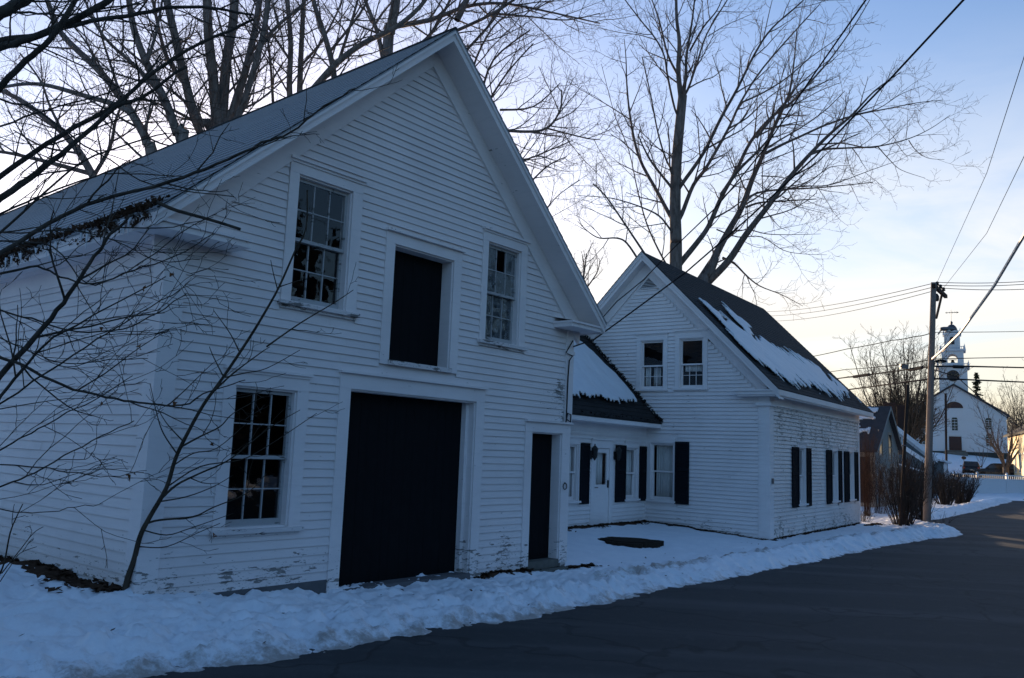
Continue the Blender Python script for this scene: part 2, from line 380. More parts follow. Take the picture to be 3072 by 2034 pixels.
# ------------------------------------------------------------------ building tools
def clap(mb, T, z0, z1, ex, span, holes=(), lip=.017, jit=.003, jl=(1.8, 4.), rg=rng):
    """lapped boards from z0 to z1; span(z)->(a0,a1); holes = (a0,a1,z0,z1)"""
    n = max(1, round((z1 - z0) / ex)); ex = (z1 - z0) / n
    for i in range(n):
        lo = z0 + i * ex; hi = lo + ex; mid = lo + ex * .5
        a0, a1 = span(mid)
        if a1 - a0 < .02: continue
        segs = [(a0, a1)]
        for h0, h1, hz0, hz1 in holes:
            if hz0 < mid < hz1:
                ns = []
                for s0, s1 in segs:
                    if h1 <= s0 or h0 >= s1: ns.append((s0, s1)); continue
                    if h0 > s0: ns.append((s0, h0))
                    if h1 < s1: ns.append((h1, s1))
                segs = ns
        for s0, s1 in segs:
            a = s0
            while a < s1 - 1e-4:
                b = min(s1, a + rg.uniform(*jl))
                if s1 - b < .5: b = s1
                ja, jb = rg.uniform(-jit, jit), rg.uniform(-jit, jit); lp = lip * rg.uniform(.85, 1.15)
                e = .004 if b < s1 else 0
                A = [(a, lp, lo + ja), (b - e, lp, lo + jb), (b - e, .001, hi + .004), (a, .001, hi + .004)]
                U = [(a, lp * .62, lo + ja), (b - e, lp * .62, lo + jb), (b - e, lp * .5, lo + .011), (a, lp * .5, lo + .011), (b - e, 0, lo + .011), (a, 0, lo + .011)]
                mb.add([T(*p) for p in A + U], ((0, 1, 2, 3), (0, 4, 5, 1), (4, 7, 6, 5), (7, 9, 8, 6)))
                a = b
def tbox(mb, T, a0, a1, d0, d1, z0, z1):
    vs = [T(a, d, z) for z in (z0, z1) for d in (d0, d1) for a in (a0, a1)]
    mb.add(vs, ((0, 2, 3, 1), (4, 5, 7, 6), (0, 1, 5, 4), (2, 6, 7, 3), (0, 4, 6, 2), (1, 3, 7, 5)))
def tprism(mb, T, poly, d0, d1):
    mb.prism([T(a, d0, z) for a, z in poly], [T(a, d1, z) for a, z in poly])

def window(par, T, a0, a1, z0, z1, rows, cols, trim, sillm, cw=.12, head=.16, sill=.07, rec=.05, cap=True, gm="window_glass", missing=None, cl=None, cr=None, sash_mat=None, low=None, split=.5, ex=0.):
    """double-hung window in an opening: casing, sill, upper and lower sash, panes"""
    cl = cw if cl is None else cl; cr = cw if cr is None else cr; sash_mat = sash_mat or trim
    fr = MB(); P = .028
    if cl: tbox(fr, T, a0 - cl, a0, -.02, P, z0 - .001, z1)
    if cr: tbox(fr, T, a1, a1 + cr, -.02, P, z0 - .001, z1)
    tbox(fr, T, a0 - cl, a1 + cr, -.02, P + .003, z1, z1 + head)
    if cap:
        tbox(fr, T, a0 - cl - .02, a1 + cr + .02, -.01, P + .045, z1 + head, z1 + head + .03)
        tbox(fr, T, a0 - cl - .005, a1 + cr + .005, -.01, P + .02, z1 + head - .03, z1 + head)
    for s0, s1 in ((a0, a0 + .022), (a1 - .022, a1)): tbox(fr, T, s0, s1, -.15, -.0, z0, z1)
    tbox(fr, T, a0, a1, -.15, 0., z1 - .022, z1); tbox(fr, T, a0, a1, -.15, 0., z0, z0 + .02)
    w = fr.build("window", trim, par)
    sb = MB(); tbox(sb, T, a0 - cl - .03 + .0, a1 + cr + .03, -.02, P + .05, z0 - .045, z0); tbox(sb, T, a0 - cl, a1 + cr, -.01, P + .001, z0 - sill - .02, z0 - .045)
    sb.build("sill", sillm, w)
    zm = z0 + (z1 - z0) * split; sh = MB(); pn = MB(); st = .036
    A0, A1 = a0 + .022, a1 - .022
    for k, (s0, s1, dd) in enumerate(((zm - .02, z1 - .022, -rec), (z0 + .02, zm + .02, -rec - .04))):
        rr, cc = (rows, cols) if k == 0 or low is None else low
        tbox(sh, T, A0, A0 + st, dd - .035, dd, s0, s1); tbox(sh, T, A1 - st, A1, dd - .035, dd, s0, s1)
        bot = .07 if k else .04
        tbox(sh, T, A0 + st, A1 - st, dd - .035, dd - .001, s0, s0 + bot); tbox(sh, T, A0 + st, A1 - st, dd - .035, dd - .001, s1 - .04, s1)
        g0, g1, h0, h1 = A0 + st, A1 - st, s0 + bot, s1 - .04
        for i in range(1, cc): x = g0 + (g1 - g0) * i / cc; tbox(sh, T, x - .0065, x + .0065, dd - .03, dd - .004, h0, h1)
        for i in range(1, rr): z = h0 + (h1 - h0) * i / rr; tbox(sh, T, g0, g1, dd - .031, dd - .005, z - .0065, z + .0065)
        for i in range(cc):
            for j in range(rr):
                if missing and (k, i, j) in missing: continue
                x0, x1 = g0 + (g1 - g0) * i / cc, g0 + (g1 - g0) * (i + 1) / cc; y0, y1 = h0 + (h1 - h0) * j / rr, h0 + (h1 - h0) * (j + 1) / rr
                q = [rng.uniform(-.0022, .0022) for _ in range(3)]
                pn.quad(T(x0, dd - .018 + q[0], y0), T(x1, dd - .018 + q[1], y0), T(x1, dd - .018 + q[1] + q[2], y1), T(x0, dd - .018 + q[0] + q[2], y1))
    sh.build("sash", sash_mat, w); pn.build("pane", gm, w)
    return w
def curtain(par, T, a0, a1, z0, z1, d=-.15, folds=7):
    mb = MB(); n = folds * 6; pts = [(a0 + (a1 - a0) * i / n, d + .02 * math.sin(i * 6.2832 / 6) + .006 * rng.uniform(-1, 1)) for i in range(n + 1)]
    for (p, q) in zip(pts, pts[1:]): mb.add([T(p[0], p[1], z0), T(q[0], q[1], z0), T(q[0], q[1], z1), T(p[0], p[1], z1)], ((0, 1, 2, 3),))
    o = mb.build("curtain", "curtain", par, True); s = o.modifiers.new("s", 'SOLIDIFY'); s.thickness = .004
def shutter(par, T, a0, a1, z0, z1, n=26):
    mb = MB(); d0, d1 = .03, .062
    w = .05; zm = (z0 + z1) / 2 + .05
    tbox(mb, T, a0, a0 + w, d0, d1, z0, z1); tbox(mb, T, a1 - w, a1, d0, d1, z0, z1)
    for zz, h in ((z0, .09), (zm, .06), (z1 - .07, .07)): tbox(mb, T, a0 + w, a1 - w, d0, d1 - .002, zz, zz + h)
    for b0, b1 in ((z0 + .09, zm), (zm + .06, z1 - .07)):
        k = max(4, int((b1 - b0) / .045))
        for i in range(k):
            za = b0 + (b1 - b0) * i / k; zb = za + (b1 - b0) / k
            mb.add([T(a0 + w, d1 - .006, za), T(a1 - w, d1 - .006, za), T(a1 - w, d0 + .004, zb + .01), T(a0 + w, d0 + .004, zb + .01), T(a0 + w, d1 - .012, za - .004), T(a1 - w, d1 - .012, za - .004)], ((0, 1, 2, 3), (0, 4, 5, 1)))
    return mb.build("shutter", "shutter_paint", par)
def roof_courses(mb, p_eave, p_ridge, v0, v1, ex, sag=0., lip=.012, rg=rng):
    """shingle courses on the slope from (u,z) at the eave to (u,z) at the ridge, between v0 and v1"""
    (u0, z0), (u1, z1) = p_eave, p_ridge; L = math.hypot(u1 - u0, z1 - z0); n = int(L / ex)
    nu, nz = -(z1 - z0) / L, (u1 - u0) / L
    if nz < 0: nu, nz = -nu, -nz
    vs = np.linspace(v0, v1, 9)
    for i in range(n):
        f0, f1 = i / n, (i + 1) / n + .01; f1 = min(f1, 1)
        for k in range(8):
            va, vb = vs[k], vs[k + 1]; w = [rg.uniform(-.003, .003) for _ in range(2)]
            def P(f, v, o): return (u0 + (u1 - u0) * f + nu * o, v, z0 + (z1 - z0) * f + nz * o - sag * v)
            lp = lip
            mb.add([P(f0 + w[0] / L, va, lp), P(f0 + w[1] / L, vb, lp), P(f1, vb, .001), P(f1, va, .001), P(f0, va, 0), P(f0, vb, 0)], ((0, 1, 2, 3), (0, 4, 5, 1)))

# ------------------------------------------------------------------ the barn
OB = (.98921, 13.7); THB = R(50.38724); BZ = -1.75         # local z = survey z - BZ
def barn():
    W = 7.06; RIDGE = -3.53; D = 19.; SAG = .012
    r = root("barn", "large white clapboard barn with big dark door and loft door, gable to the road", "barn", (OB[0], OB[1], EYE + BZ), THB)
    z_ = lambda z: z - BZ
    T = lambda a, d, z: (a, -d, z)                           # front wall
    TL = lambda a, d, z: (-W - d, a, z)                      # left long wall
    TR = lambda a, d, z: (d, a, z)
    eb, ap = 2.15, 5.66                                      # roof top: eave and apex (survey)
    U1, U0 = .37, -7.43
    top = lambda u: ap - (ap - eb) * abs(u - RIDGE) / (U1 - RIDGE)
    ops = {'w1': (-5.572, -4.768, 1.593, 3.106), 'w2': (-4.028, -2.91, 1.09, 2.606), 'w3': (-2.197, -1.426, 1.574, 3.05), 'w4': (-6.176, -5.38, -.936, .586), 'bd': (-4.61, -2.318, -1.72, .674), 'sd': (-1.003, -.218, -1.70, .306)}
    holes = [(-5.705, -4.61, 1.50, 3.30), (-4.18, -2.756, 1.03, 2.81), (-2.317, -1.271, 1.48, 3.25), (-6.316, -5.23, -1.02, .79), (-4.78, -2.143, -1.9, .90), (-1.17, 0, -2, .49)]
    holes = [(a, b, z_(c), z_(d)) for a, b, c, d in holes]
    span = lambda z: (max(-W + .198, RIDGE - (5.40 + 1.75 - z) / .932), min(-.17, RIDGE + (5.40 + 1.75 - z) / .932))
    mb = MB()
    sp_l = lambda z: (-W + .198, -4.7); clap(mb, T, z_(-1.565), z_(-1.27), .0985, lambda z: (-W + .198, -4.78))
    clap(mb, T, z_(-1.77), z_(-1.27), .0985, lambda z: (-2.143, -1.17))
    clap(mb, T, z_(-1.27), z_(5.30), .0985, span, holes)
    # solid backing of the front wall, pierced by the openings
    rects = sorted({x for o in ops.values() for x in o[:2]} | {-W, 0.})
    zz = sorted({z_(x) for o in ops.values() for x in o[2:]} | {z_(-1.9), z_(2.1)})
    for a0, a1 in zip(rects, rects[1:]):
        for c0, c1 in zip(zz, zz[1:]):
            m = ((a0 + a1) / 2, (c0 + c1) / 2)
            if any(o[0] < m[0] < o[1] and z_(o[2]) < m[1] < z_(o[3]) for o in ops.values()): continue
            if m[1] < z_(2.1): mb.quad(T(a0, -.005, c0), T(a1, -.005, c0), T(a1, -.005, c1), T(a0, -.005, c1))
            else:
                lim = lambda a: z_(5.45 - .925 * abs(a - RIDGE))
                q = [T(a0, -.005, min(c0, lim(a0))), T(a1, -.005, min(c0, lim(a1))), T(a1, -.005, min(c1, lim(a1))), T(a0, -.005, min(c1, lim(a0)))]
                mb.quad(*q)
    hi = z_(3.106); mb.add([T(RIDGE - (z_(5.45) - hi) / .925, -.005, hi), T(RIDGE + (z_(5.45) - hi) / .925, -.005, hi), T(RIDGE, -.005, z_(5.45))], ((0, 1, 2),))
    mb.build("front_siding", "barn_siding_paint", r)
    # side and back walls
    mb = MB(); clap(mb, TL, z_(-1.55), z_(1.78), .103, lambda z: (.205, D)); mb.quad(TL(0, -.005, z_(-2)), TL(D, -.005, z_(-2)), TL(D, -.005, z_(2.22)), TL(0, -.005, z_(2.45)))
    mb.build("side_siding", "barn_siding_paint", r)
    mb = MB(); clap(mb, TR, z_(-1.6), z_(2.0), .1, lambda z: (.2, D)); mb.quad(TR(0, -.005, z_(-2)), TR(D, -.005, z_(-2)), TR(D, -.005, z_(2.22)), TR(0, -.005, z_(2.45)))
    mb.add([(-W, D, z_(-2)), (0, D, z_(-2)), (0, D, z_(2.21)), (RIDGE, D, z_(5.42)), (-W, D, z_(2.21))], ((0, 1, 2, 3, 4),))
    mb.build("rear_siding", "barn_siding_paint", r)
    # corner boards, friezes
    mb = MB(); P = .03
    tbox(mb, T, -W - P, -W + .198, -.02, P, z_(-1.9), z_(2.0)); mb.build("corner_board", "barn_trim_paint", r)
    mb = MB(); tbox(mb, TL, 0, .205, -.02, P - .003, z_(-1.9), z_(2.0)); mb.build("corner_board", "barn_trim_paint", r)
    mb = MB(); tbox(mb, T, -.17, P, -.02, P, z_(.48), z_(2.0)); tbox(mb, T, -.205, P + .012, -.02, P + .02, z_(1.60), z_(1.66)); mb.build("corner_board", "barn_trim_paint", r)
    mb = MB()
    for s in (-1, 1):
        e = RIDGE + s * 3.70
        poly = [(RIDGE, z_(5.52)), (RIDGE, z_(5.231)), (e, z_(5.231 - .928 * 3.70)), (e, z_(5.52 - .909 * 3.70))]
        tprism(mb, T, poly, -.01, .042 + (.002 if s > 0 else 0))
    mb.build("rake_frieze", "barn_trim_paint", r)
    mb = MB(); tbox(mb, TL, .2, D, -.01, .028, z_(1.74), z_(2.02)); tbox(mb, TL, .2, D, -.01, .05, z_(1.95), z_(2.025)); mb.build("side_frieze", "barn_trim_paint", r)
    # soffits, rake boards, eave fascia, returns
    OH = .38
    mb = MB()
    for s, e in ((1, U1), (-1, U0)):
        zc = lambda u, o: z_(top(u) - o)
        mb.prism([(RIDGE, -OH, zc(RIDGE, .16)), (e, -OH, zc(e, .16)), (e, -OH, zc(e, .145)), (RIDGE, -OH, zc(RIDGE, .145))], [(RIDGE, .02, zc(RIDGE, .16)), (e, .02, zc(e, .16)), (e, .02, zc(e, .145)), (RIDGE, .02, zc(RIDGE, .145))])
    mb.build("soffit", "barn_trim_paint", r)
    for s, e in ((1, U1), (-1, U0)):
        mb = MB(); zc = lambda u, o: z_(top(u) - o); x0 = RIDGE
        mb.prism([(x0, -OH - .03, zc(x0, .165)), (e, -OH - .03, zc(e, .165)), (e, -OH - .03, zc(e, .03)), (x0, -OH - .03, zc(x0, .03))], [(x0, -OH + .002, zc(x0, .165)), (e, -OH + .002, zc(e, .165)), (e, -OH + .002, zc(e, .03)), (x0, -OH + .002, zc(x0, .03))])
        mb.prism([(x0, -OH - .055, zc(x0, .065)), (e, -OH - .055, zc(e, .065)), (e, -OH - .055, zc(e, .022)), (x0, -OH - .055, zc(x0, .022))], [(x0, -OH - .028, zc(x0, .065)), (e, -OH - .028, zc(e, .065)), (e, -OH - .028, zc(e, .022)), (x0, -OH - .028, zc(x0, .022))])
        mb.build("rake_board", "barn_trim_paint", r)
    for s, e in ((1, U1), (-1, U0)):
        mb = MB(); w = -W if s < 0 else 0
        x0, x1 = sorted((e, e - s * .028)); zt = z_(eb)
        mb.prism([(x0, -OH + .004, zt - .16), (x1, -OH + .004, zt - .16), (x1, -OH + .004, zt - .02), (x0, -OH + .004, zt - .02)], [(x0, D, zt - .16 - SAG * D * .4), (x1, D, zt - .16 - SAG * D * .4), (x1, D, zt - .02 - SAG * D * .4), (x0, D, zt - .02 - SAG * D * .4)])
        y0, y1 = sorted((w, e - s * .03)); mb.box(y0, y1, .02, D, zt - .155, zt - .14)
        mb.build("eave_fascia", "barn_trim_paint", r)
        mb = MB(); i0, i1 = (-.52, e - .03) if s > 0 else (e + .03, -6.36)
        zl = z_(2.0); mb.box(i0, i1, -OH + .006, .01, zl, zl + .09)
        mb.box(i0 - .012, i1 + .012, -OH - .02, .012, zl + .062, zl + .094)
        mb.add([(i0, -OH, zl + .094), (i1, -OH, zl + .094), (i1, .0, zl + .17), (i0, .0, zl + .17)], ((0, 1, 2, 3),))
        mb.build("cornice_return", "barn_trim_paint", r)
    # roof
    mb = MB()
    for e in (U1, U0):
        roof_courses(mb, (e, z_(eb)), (RIDGE, z_(ap)), -OH - .06, D + .3, .17, SAG, .014)
        a = [(e, -OH - .06, z_(eb) - .018), (RIDGE, -OH - .06, z_(ap) - .018)]; b = [(e, D + .3, z_(eb) - .018 - SAG * D), (RIDGE, D + .3, z_(ap) - .018 - SAG * D)]
        a2 = [(p[0], p[1], p[2] + .017) for p in a]; b2 = [(p[0], p[1], p[2] + .017) for p in b]
        mb.prism([a[0], a[1], a2[1], a2[0]], [b[0], b[1], b2[1], b2[0]])
    rf = mb.build("roof", "barn_shingles", r)
    mb = MB(); mb.tube([(RIDGE, -OH - .06, z_(ap) + .005), (RIDGE, D + .3, z_(ap) + .005 - SAG * D)], .03, 6); mb.build("ridge_cap", "dark_shingles", rf)
    # foundation and thresholds
    mb = MB(); tbox(mb, T, -W - .0, -4.61, -.3, .012, z_(-2.3), z_(-1.565)); mb.build("foundation", "grey_sill", r)
    mb = MB(); tbox(mb, T, -2.32, -1.0, -.3, .006, z_(-2.3), z_(-1.77)); tbox(mb, TL, .0, D, -.3, .0, z_(-2.3), z_(-1.56)); mb.build("foundation", "foundation", r)
    mb = MB(); tbox(mb, T, -4.61, -2.318, -.4, .05, z_(-2.2), z_(-1.70)); mb.build("threshold", "grey_sill", r)
    mb = MB(); tbox(mb, T, -1.003, -.17, -.4, .02, z_(-1.78), z_(-1.66)); tbox(mb, T, -1.16, -.05, -.1, .09, z_(-2.2), z_(-1.785)); mb.build("doorstep", "stone", r)
    # interior floor to close the box
    # windows
    wm = dict(trim="barn_trim_paint", sillm="barn_sill_paint", sash_mat="old_sash_paint")
    o = ops['w1']; window(r, T, o[0], o[1], z_(o[2]), z_(o[3]), 2, 3, cl=.13, cr=.155, head=.15, sill=.06, **wm)
    o = ops['w3']; window(r, T, o[0], o[1], z_(o[2]), z_(o[3]), 2, 3, cl=.12, cr=.15, head=.16, sill=.06, gm="frosted_glass", missing={(0, 1, 1)}, **wm)
    o = ops['w4']; window(r, T, o[0], o[1], z_(o[2]), z_(o[3]), 2, 3, cl=.14, cr=.15, head=.17, sill=.06, **wm)
    # doors
    def door(a0, a1, z0, z1, cl, cr, head, rec, name, sill=None, split=None, jamb="barn_trim_paint"):
        fr = MB(); P = .028
        tbox(fr, T, a0 - cl, a0, -.02, P, z0 - .06, z1); tbox(fr, T, a1, a1 + cr, -.02, P, z0 - .06, z1)
        tbox(fr, T, a0 - cl, a1 + cr, -.02, P + .003, z1, z1 + head); tbox(fr, T, a0 - cl - .02, a1 + cr + .02, -.01, P + .05, z1 + head, z1 + head + .028)
        tbox(fr, T, a0, a0 + .02, -rec - .04, -.0, z0, z1); tbox(fr, T, a1 - .02, a1, -rec - .04, 0., z0, z1); tbox(fr, T, a0, a1, -rec - .04, 0., z1 - .02, z1)
        if split: tbox(fr, T, a1 - .075, a1 - .02, -rec - .03, -rec * .55, z0, z1 - .02)
        f = fr.build("door_frame", jamb, r)
        pn = MB(); x = a0 + .02; b1 = a1 - .02
        while x < b1 - .01:
            e = min(b1, x + rng.uniform(.13, .19))
            if b1 - e < .06: e = b1
            tbox(pn, T, x + .0015, e - .0015, -rec - .045, -rec + rng.uniform(-.0015, .0015), z0, z1 - .02); x = e
        tbox(pn, T, a0 + .02, a1 - .02, -rec - .05, -rec - .012, z0, z1 - .02)
        pn.build(name, "barn_door_wood", f)
        return f
    o = ops['w2']; f = door(o[0], o[1], z_(o[2]), z_(o[3]), .152, .154, .15, .185, "loft_door")
    mb = MB(); tbox(mb, T, o[0] - .02, o[1] + .02, -.22, .06, z_(o[2]) - .06, z_(o[2])); mb.build("sill", "barn_sill_paint", f)
    o = ops['bd']; f = door(o[0], o[1], z_(-1.70), z_(o[3]), .17, .175, .185, .185, "barn_door", split=True)
    o = ops['sd']; f = door(o[0], o[1], z_(-1.66), z_(o[3]), .165, .218, .155, .165, "side_door")
    mb = MB(); mb.lathe([(.012, 0), (.012, .02)], 8); mb.map(lambda p: T(-.13 + p[0], .03 + p[2], z_(-.48) + p[1])); mb.tube([T(-.13 + .05 * math.cos(i * .6283), .045, z_(-.53) + .05 * math.sin(i * .6283)) for i in range(11)], .008, 5); mb.build("ring", "iron", f)
    # service cable down the corner
    mb = MB(); c = [(-.02, .04, 1.42), (-.22, .05, 1.20), (-.05, .06, 1.16), (-.12, .05, 1.08), (-.135, .045, .8), (-.14, .04, .2), (-.15, .05, .12), (-.05, .06, .08), (-.03, .05, .20), (-.12, .05, .22), (-.17, .05, .05)]
    mb.tube([T(a, d, z_(z + .42)) for a, d, z in c], .011, 5); mb.build("service_cable", "black_wire", r)
    # added dark block behind the openings stands in for the unlit barn interior
    mb = MB(); pts = [(-W + .15, z_(-1.72)), (-.15, z_(-1.72)), (-.15, z_(1.95)), (RIDGE, z_(5.0)), (-W + .15, z_(1.95))]; mb.prism([(a, .9, z) for a, z in pts], [(a, D - .3, z) for a, z in pts]); mb.build("interior_shade", "dark_inside", r)
    return r

# ------------------------------------------------------------------ house with ell
OH_ = (6.33492, 20.4); THH = R(-35.79564); HZ = -1.90
def house():
    r = root("farmhouse", "white gabled farmhouse with black shutters and a low ell, patchy snow on its dark roof", "house", (OH_[0], OH_[1], EYE + HZ), THH)
    z_ = lambda z: z - HZ
    W = 6.66; RI = -3.33; LEN = 8.87
    T = lambda a, d, z: (a, -d, z); TS = lambda a, d, z: (d, a, z)
    eb, ap = 1.72, 5.49; U1, U0 = .37, -7.03; OH = .3
    top = lambda u: ap - (ap - eb) * abs(u - RI) / (U1 - RI)
    hl = {'u1': (-3.486, -2.81, 1.769, 3.092), 'u2': (-2.36, -1.694, 1.786, 3.10), 'lw': (-3.144, -2.488, -1.123, .358)}
    hs = {'s1': (2.247, 2.926, -1.094, .37), 's2': (5.453, 6.187, -1.1, .36), 's3': (7.464, 8.119, -1.1, .375)}
    cw = .125
    holes = [(a - cw, b + cw, z_(c) - .1, z_(d) + .2) for a, b, c, d in hl.values()]
    mb = MB(); sl = 1.02
    span = lambda z: (max(-W, RI - (z_(4.80) - z) / sl), min(-.25, RI + (z_(4.80) - z) / sl))
    clap(mb, T, z_(-1.86), z_(4.75), .099, span, holes, lip=.028, jit=.003)
    def backing(mb, T, x0, x1, zb, zt, ops, d=-.005):
        xs = sorted({x for o in ops for x in o[:2]} | {x0, x1}); zs = sorted({z_(x) for o in ops for x in o[2:]} | {zb, zt})
        for a0, a1 in zip(xs, xs[1:]):
            for c0, c1 in zip(zs, zs[1:]):
                m = ((a0 + a1) / 2, (c0 + c1) / 2)
                if any(o[0] < m[0] < o[1] and z_(o[2]) < m[1] < z_(o[3]) for o in ops): continue
                lim = (lambda a: z_(5.25 - 1.02 * abs(a - RI))) if T(0, 1, 0)[1] else (lambda a: 99)
                mb.quad(T(a0, d, min(c0, lim(a0))), T(a1, d, min(c0, lim(a1))), T(a1, d, min(c1, lim(a1))), T(a0, d, min(c1, lim(a0))))
    backing(mb, T, -W, 0, z_(-1.9), z_(3.10), list(hl.values())); h = z_(3.10)
    mb.add([T(RI - (z_(5.25) - h) / 1.02, -.005, h), T(RI + (z_(5.25) - h) / 1.02, -.005, h), T(RI, -.005, z_(5.25))], ((0, 1, 2),))
    mb.build("gable_siding", "house_siding_paint", r)
    mb = MB(); holes = [(a - .1, b + .1, z_(c) - .1, z_(d) + .17) for a, b, c, d in hs.values()]
    clap(mb, TS, z_(-1.84), z_(1.42), .099, lambda z: (.28, LEN - .14), holes, lip=.03, jit=.006, jl=(.6, 2.)); backing(mb, TS, 0, LEN, z_(-1.9), z_(2.06), list(hs.values()))
    mb.build("street_siding", "house_flaking_paint", r)
    mb = MB(); mb.add([(-W, LEN, z_(-1.9)), (0, LEN, z_(-1.9)), (0, LEN, z_(2.05)), (RI, LEN, z_(5.45)), (-W, LEN, z_(2.05))], ((0, 1, 2, 3, 4),)); mb.quad((-W, 0, z_(-1.9)), (-W, LEN, z_(-1.9)), (-W, LEN, z_(2.06)), (-W, 0, z_(2.06)))
    mb.build("rear_siding", "house_siding_paint", r)
    mb = MB(); tbox(mb, T, -W, .0, -.3, -.02, z_(-2.4), z_(-1.86)); tbox(mb, TS, .02, LEN - .0, -.3, -.012, z_(-2.4), z_(-1.84)); mb.build("foundation", "foundation", r)
    # pilaster with capital
    P = .03
    mb = MB(); tbox(mb, T, -.25, P, -.02, P, z_(-1.88), z_(1.33)); tbox(mb, T, -.21, -.03, P, P + .012, z_(-1.7), z_(1.15)); tbox(mb, TS, -.0, .28, -.02, P - .002, z_(-1.88), z_(1.33)); mb.build("pilaster", "house_trim_paint", r)
    mb = MB(); mb.box(-.30, .09, -.09, .33, z_(1.33), z_(1.39)); mb.box(-.28, .07, -.07, .31, z_(1.39), z_(1.43)); mb.box(-.255, .034, -.034, .29, z_(1.43), z_(1.62)); mb.build("capital", "house_trim_paint", r)
    mb = MB(); tbox(mb, TS, LEN - .14, LEN + .0, -.02, P, z_(-1.88), z_(1.45)); mb.build("corner_board", "house_trim_paint", r)
    mb = MB(); tbox(mb, TS, .29, LEN, -.01, P + .01, z_(1.37), z_(1.62)); tbox(mb, TS, .29, LEN, -.01, P + .03, z_(1.355), z_(1.385))
    mb.build("street_frieze", "house_trim_paint", r)
    mb = MB()
    for s in (-1, 1):
        e = RI + s * 3.3; poly = [(RI, z_(5.25)), (RI, z_(4.868)), (e, z_(4.868 - 1.02 * 3.3)), (e, z_(5.25 - 1.02 * 3.3))]
        tprism(mb, T, poly, -.01, .042 + (.002 if s > 0 else 0))
    mb.build("rake_frieze", "house_trim_paint", r)
    mb = MB()
    for s, e in ((1, U1), (-1, U0)):
        zc = lambda u, o: z_(top(u) - o)
        mb.prism([(RI, -OH, zc(RI, .24)), (e, -OH, zc(e, .24)), (e, -OH, zc(e, .225)), (RI, -OH, zc(RI, .225))], [(RI, .02, zc(RI, .24)), (e, .02, zc(e, .24)), (e, .02, zc(e, .225)), (RI, .02, zc(RI, .225))])
    mb.build("soffit", "house_trim_paint", r)
    for v, sg in ((-OH, -1), (LEN + .42, 1)):
        for s, e in ((1, U1), (-1, U0)):
            mb = MB(); zc = lambda u, o: z_(top(u) - o)
            for d0, d1, o0, o1 in ((0, .03, .245, .03), (.03, .06, .13, .025), (.06, .08, .06, .02)):
                y0, y1 = v + sg * d0, v + sg * d1
                mb.prism([(RI, y0, zc(RI, o0)), (e, y0, zc(e, o0)), (e, y0, zc(e, o1)), (RI, y0, zc(RI, o1))], [(RI, y1, zc(RI, o0)), (e, y1, zc(e, o0)), (e, y1, zc(e, o1)), (RI, y1, zc(RI, o1))])
            mb.build("rake_board", "house_trim_paint", r)
    mb = MB(); zt = z_(eb)
    mb.box(.05, U1 - .03, -OH + .01, LEN + .42, zt - .14, zt - .12); mb.box(U1 - .04, U1, -OH + .004, LEN + .42, zt - .15, zt - .015); mb.box(U1 - .09, U1 - .038, -OH + .02, LEN + .42, zt - .18, zt - .08); mb.build("eave_fascia", "house_trim_paint", r)
    mb = MB(); mb.box(-.72, U1 - .1, -OH - .01, .01, zt - .13, zt - .02); mb.box(-.75, U1 - .05, -OH - .05, .012, zt - .045, zt - .012); mb.box(-.70, U1 - .12, -OH + .03, .01, zt - .165, zt - .13); mb.build("cornice_return", "house_trim_paint", r)
    # roof
    mb = MB()
    for e in (U1, U0):
        roof_courses(mb, (e, z_(eb)), (RI, z_(ap)), -OH - .09, LEN + .5, .14, 0, .010)
        a = [(e, -OH - .09, z_(eb) - .018), (RI, -OH - .09, z_(ap) - .018), (RI, -OH - .09, z_(ap) - .001), (e, -OH - .09, z_(eb) - .001)]
        mb.prism(a, [(p[0], LEN + .5, p[2]) for p in a])
    mb.build("roof", "dark_shingles", r)
    # louvre
    mb = MB(); tri = [(-3.56, z_(4.52)), (-2.94, z_(4.52)), (-3.25, z_(4.86))]
    for (p, q) in zip(tri, tri[1:] + tri[:1]): mb.tube([T(p[0], .036, p[1]), T(q[0], .036, q[1])], .016, 4)
    for i in range(7):
        z = 4.545 + i * .04; hw = .31 * (4.86 - z) / .34 - .03
        if hw > .02: mb.add([T(-3.25 - hw, .04, z_(z)), T(-3.25 + hw, .04, z_(z)), T(-3.25 + hw, .034, z_(z + .015)), T(-3.25 - hw, .034, z_(z + .015))], ((0, 1, 2, 3),))
    lv = mb.build("louvre", "house_trim_paint", r)
    mb = MB(); mb.add([T(a, .033, z) for a, z in tri], ((0, 1, 2),)); mb.build("louvre_back", "dark_inside", lv)
    wm = dict(trim="house_trim_paint", sillm="house_trim_paint")
    o = hl['u1']; w = window(r, T, o[0], o[1], z_(o[2]), z_(o[3]), 1, 1, cw=.12, head=.17, low=(2, 3), sill=.06, split=.48, **wm)
    curtain(w, T, o[0] + .08, o[0] + .22, z_(o[2] + .05), z_(o[2] + .62), folds=2); curtain(w, T, o[0] + .27, o[1] - .2, z_(o[2] + .12), z_(o[2] + .6), -.25, folds=2)
    o = hl['u2']; w = window(r, T, o[0], o[1], z_(o[2]), z_(o[3]), 1, 1, cw=.12, head=.19, low=(2, 3), sill=.06, split=.48, **wm)
    curtain(w, T, o[0] + .1, o[1] - .1, z_(o[2] + .45), z_(o[2] + .62), folds=4)
    o = hl['lw']; w = window(r, T, o[0], o[1], z_(o[2]), z_(o[3]), 1, 1, cl=.13, cr=.05, head=.12, low=(1, 1), sill=.05, cap=False, **wm)
    curtain(w, T, o[0] + .10, o[1] - .05, z_(o[2] + .05), z_(o[3] - .04), folds=8)
    shutter(r, T, -2.434, -2.047, z_(-1.19), z_(.40))
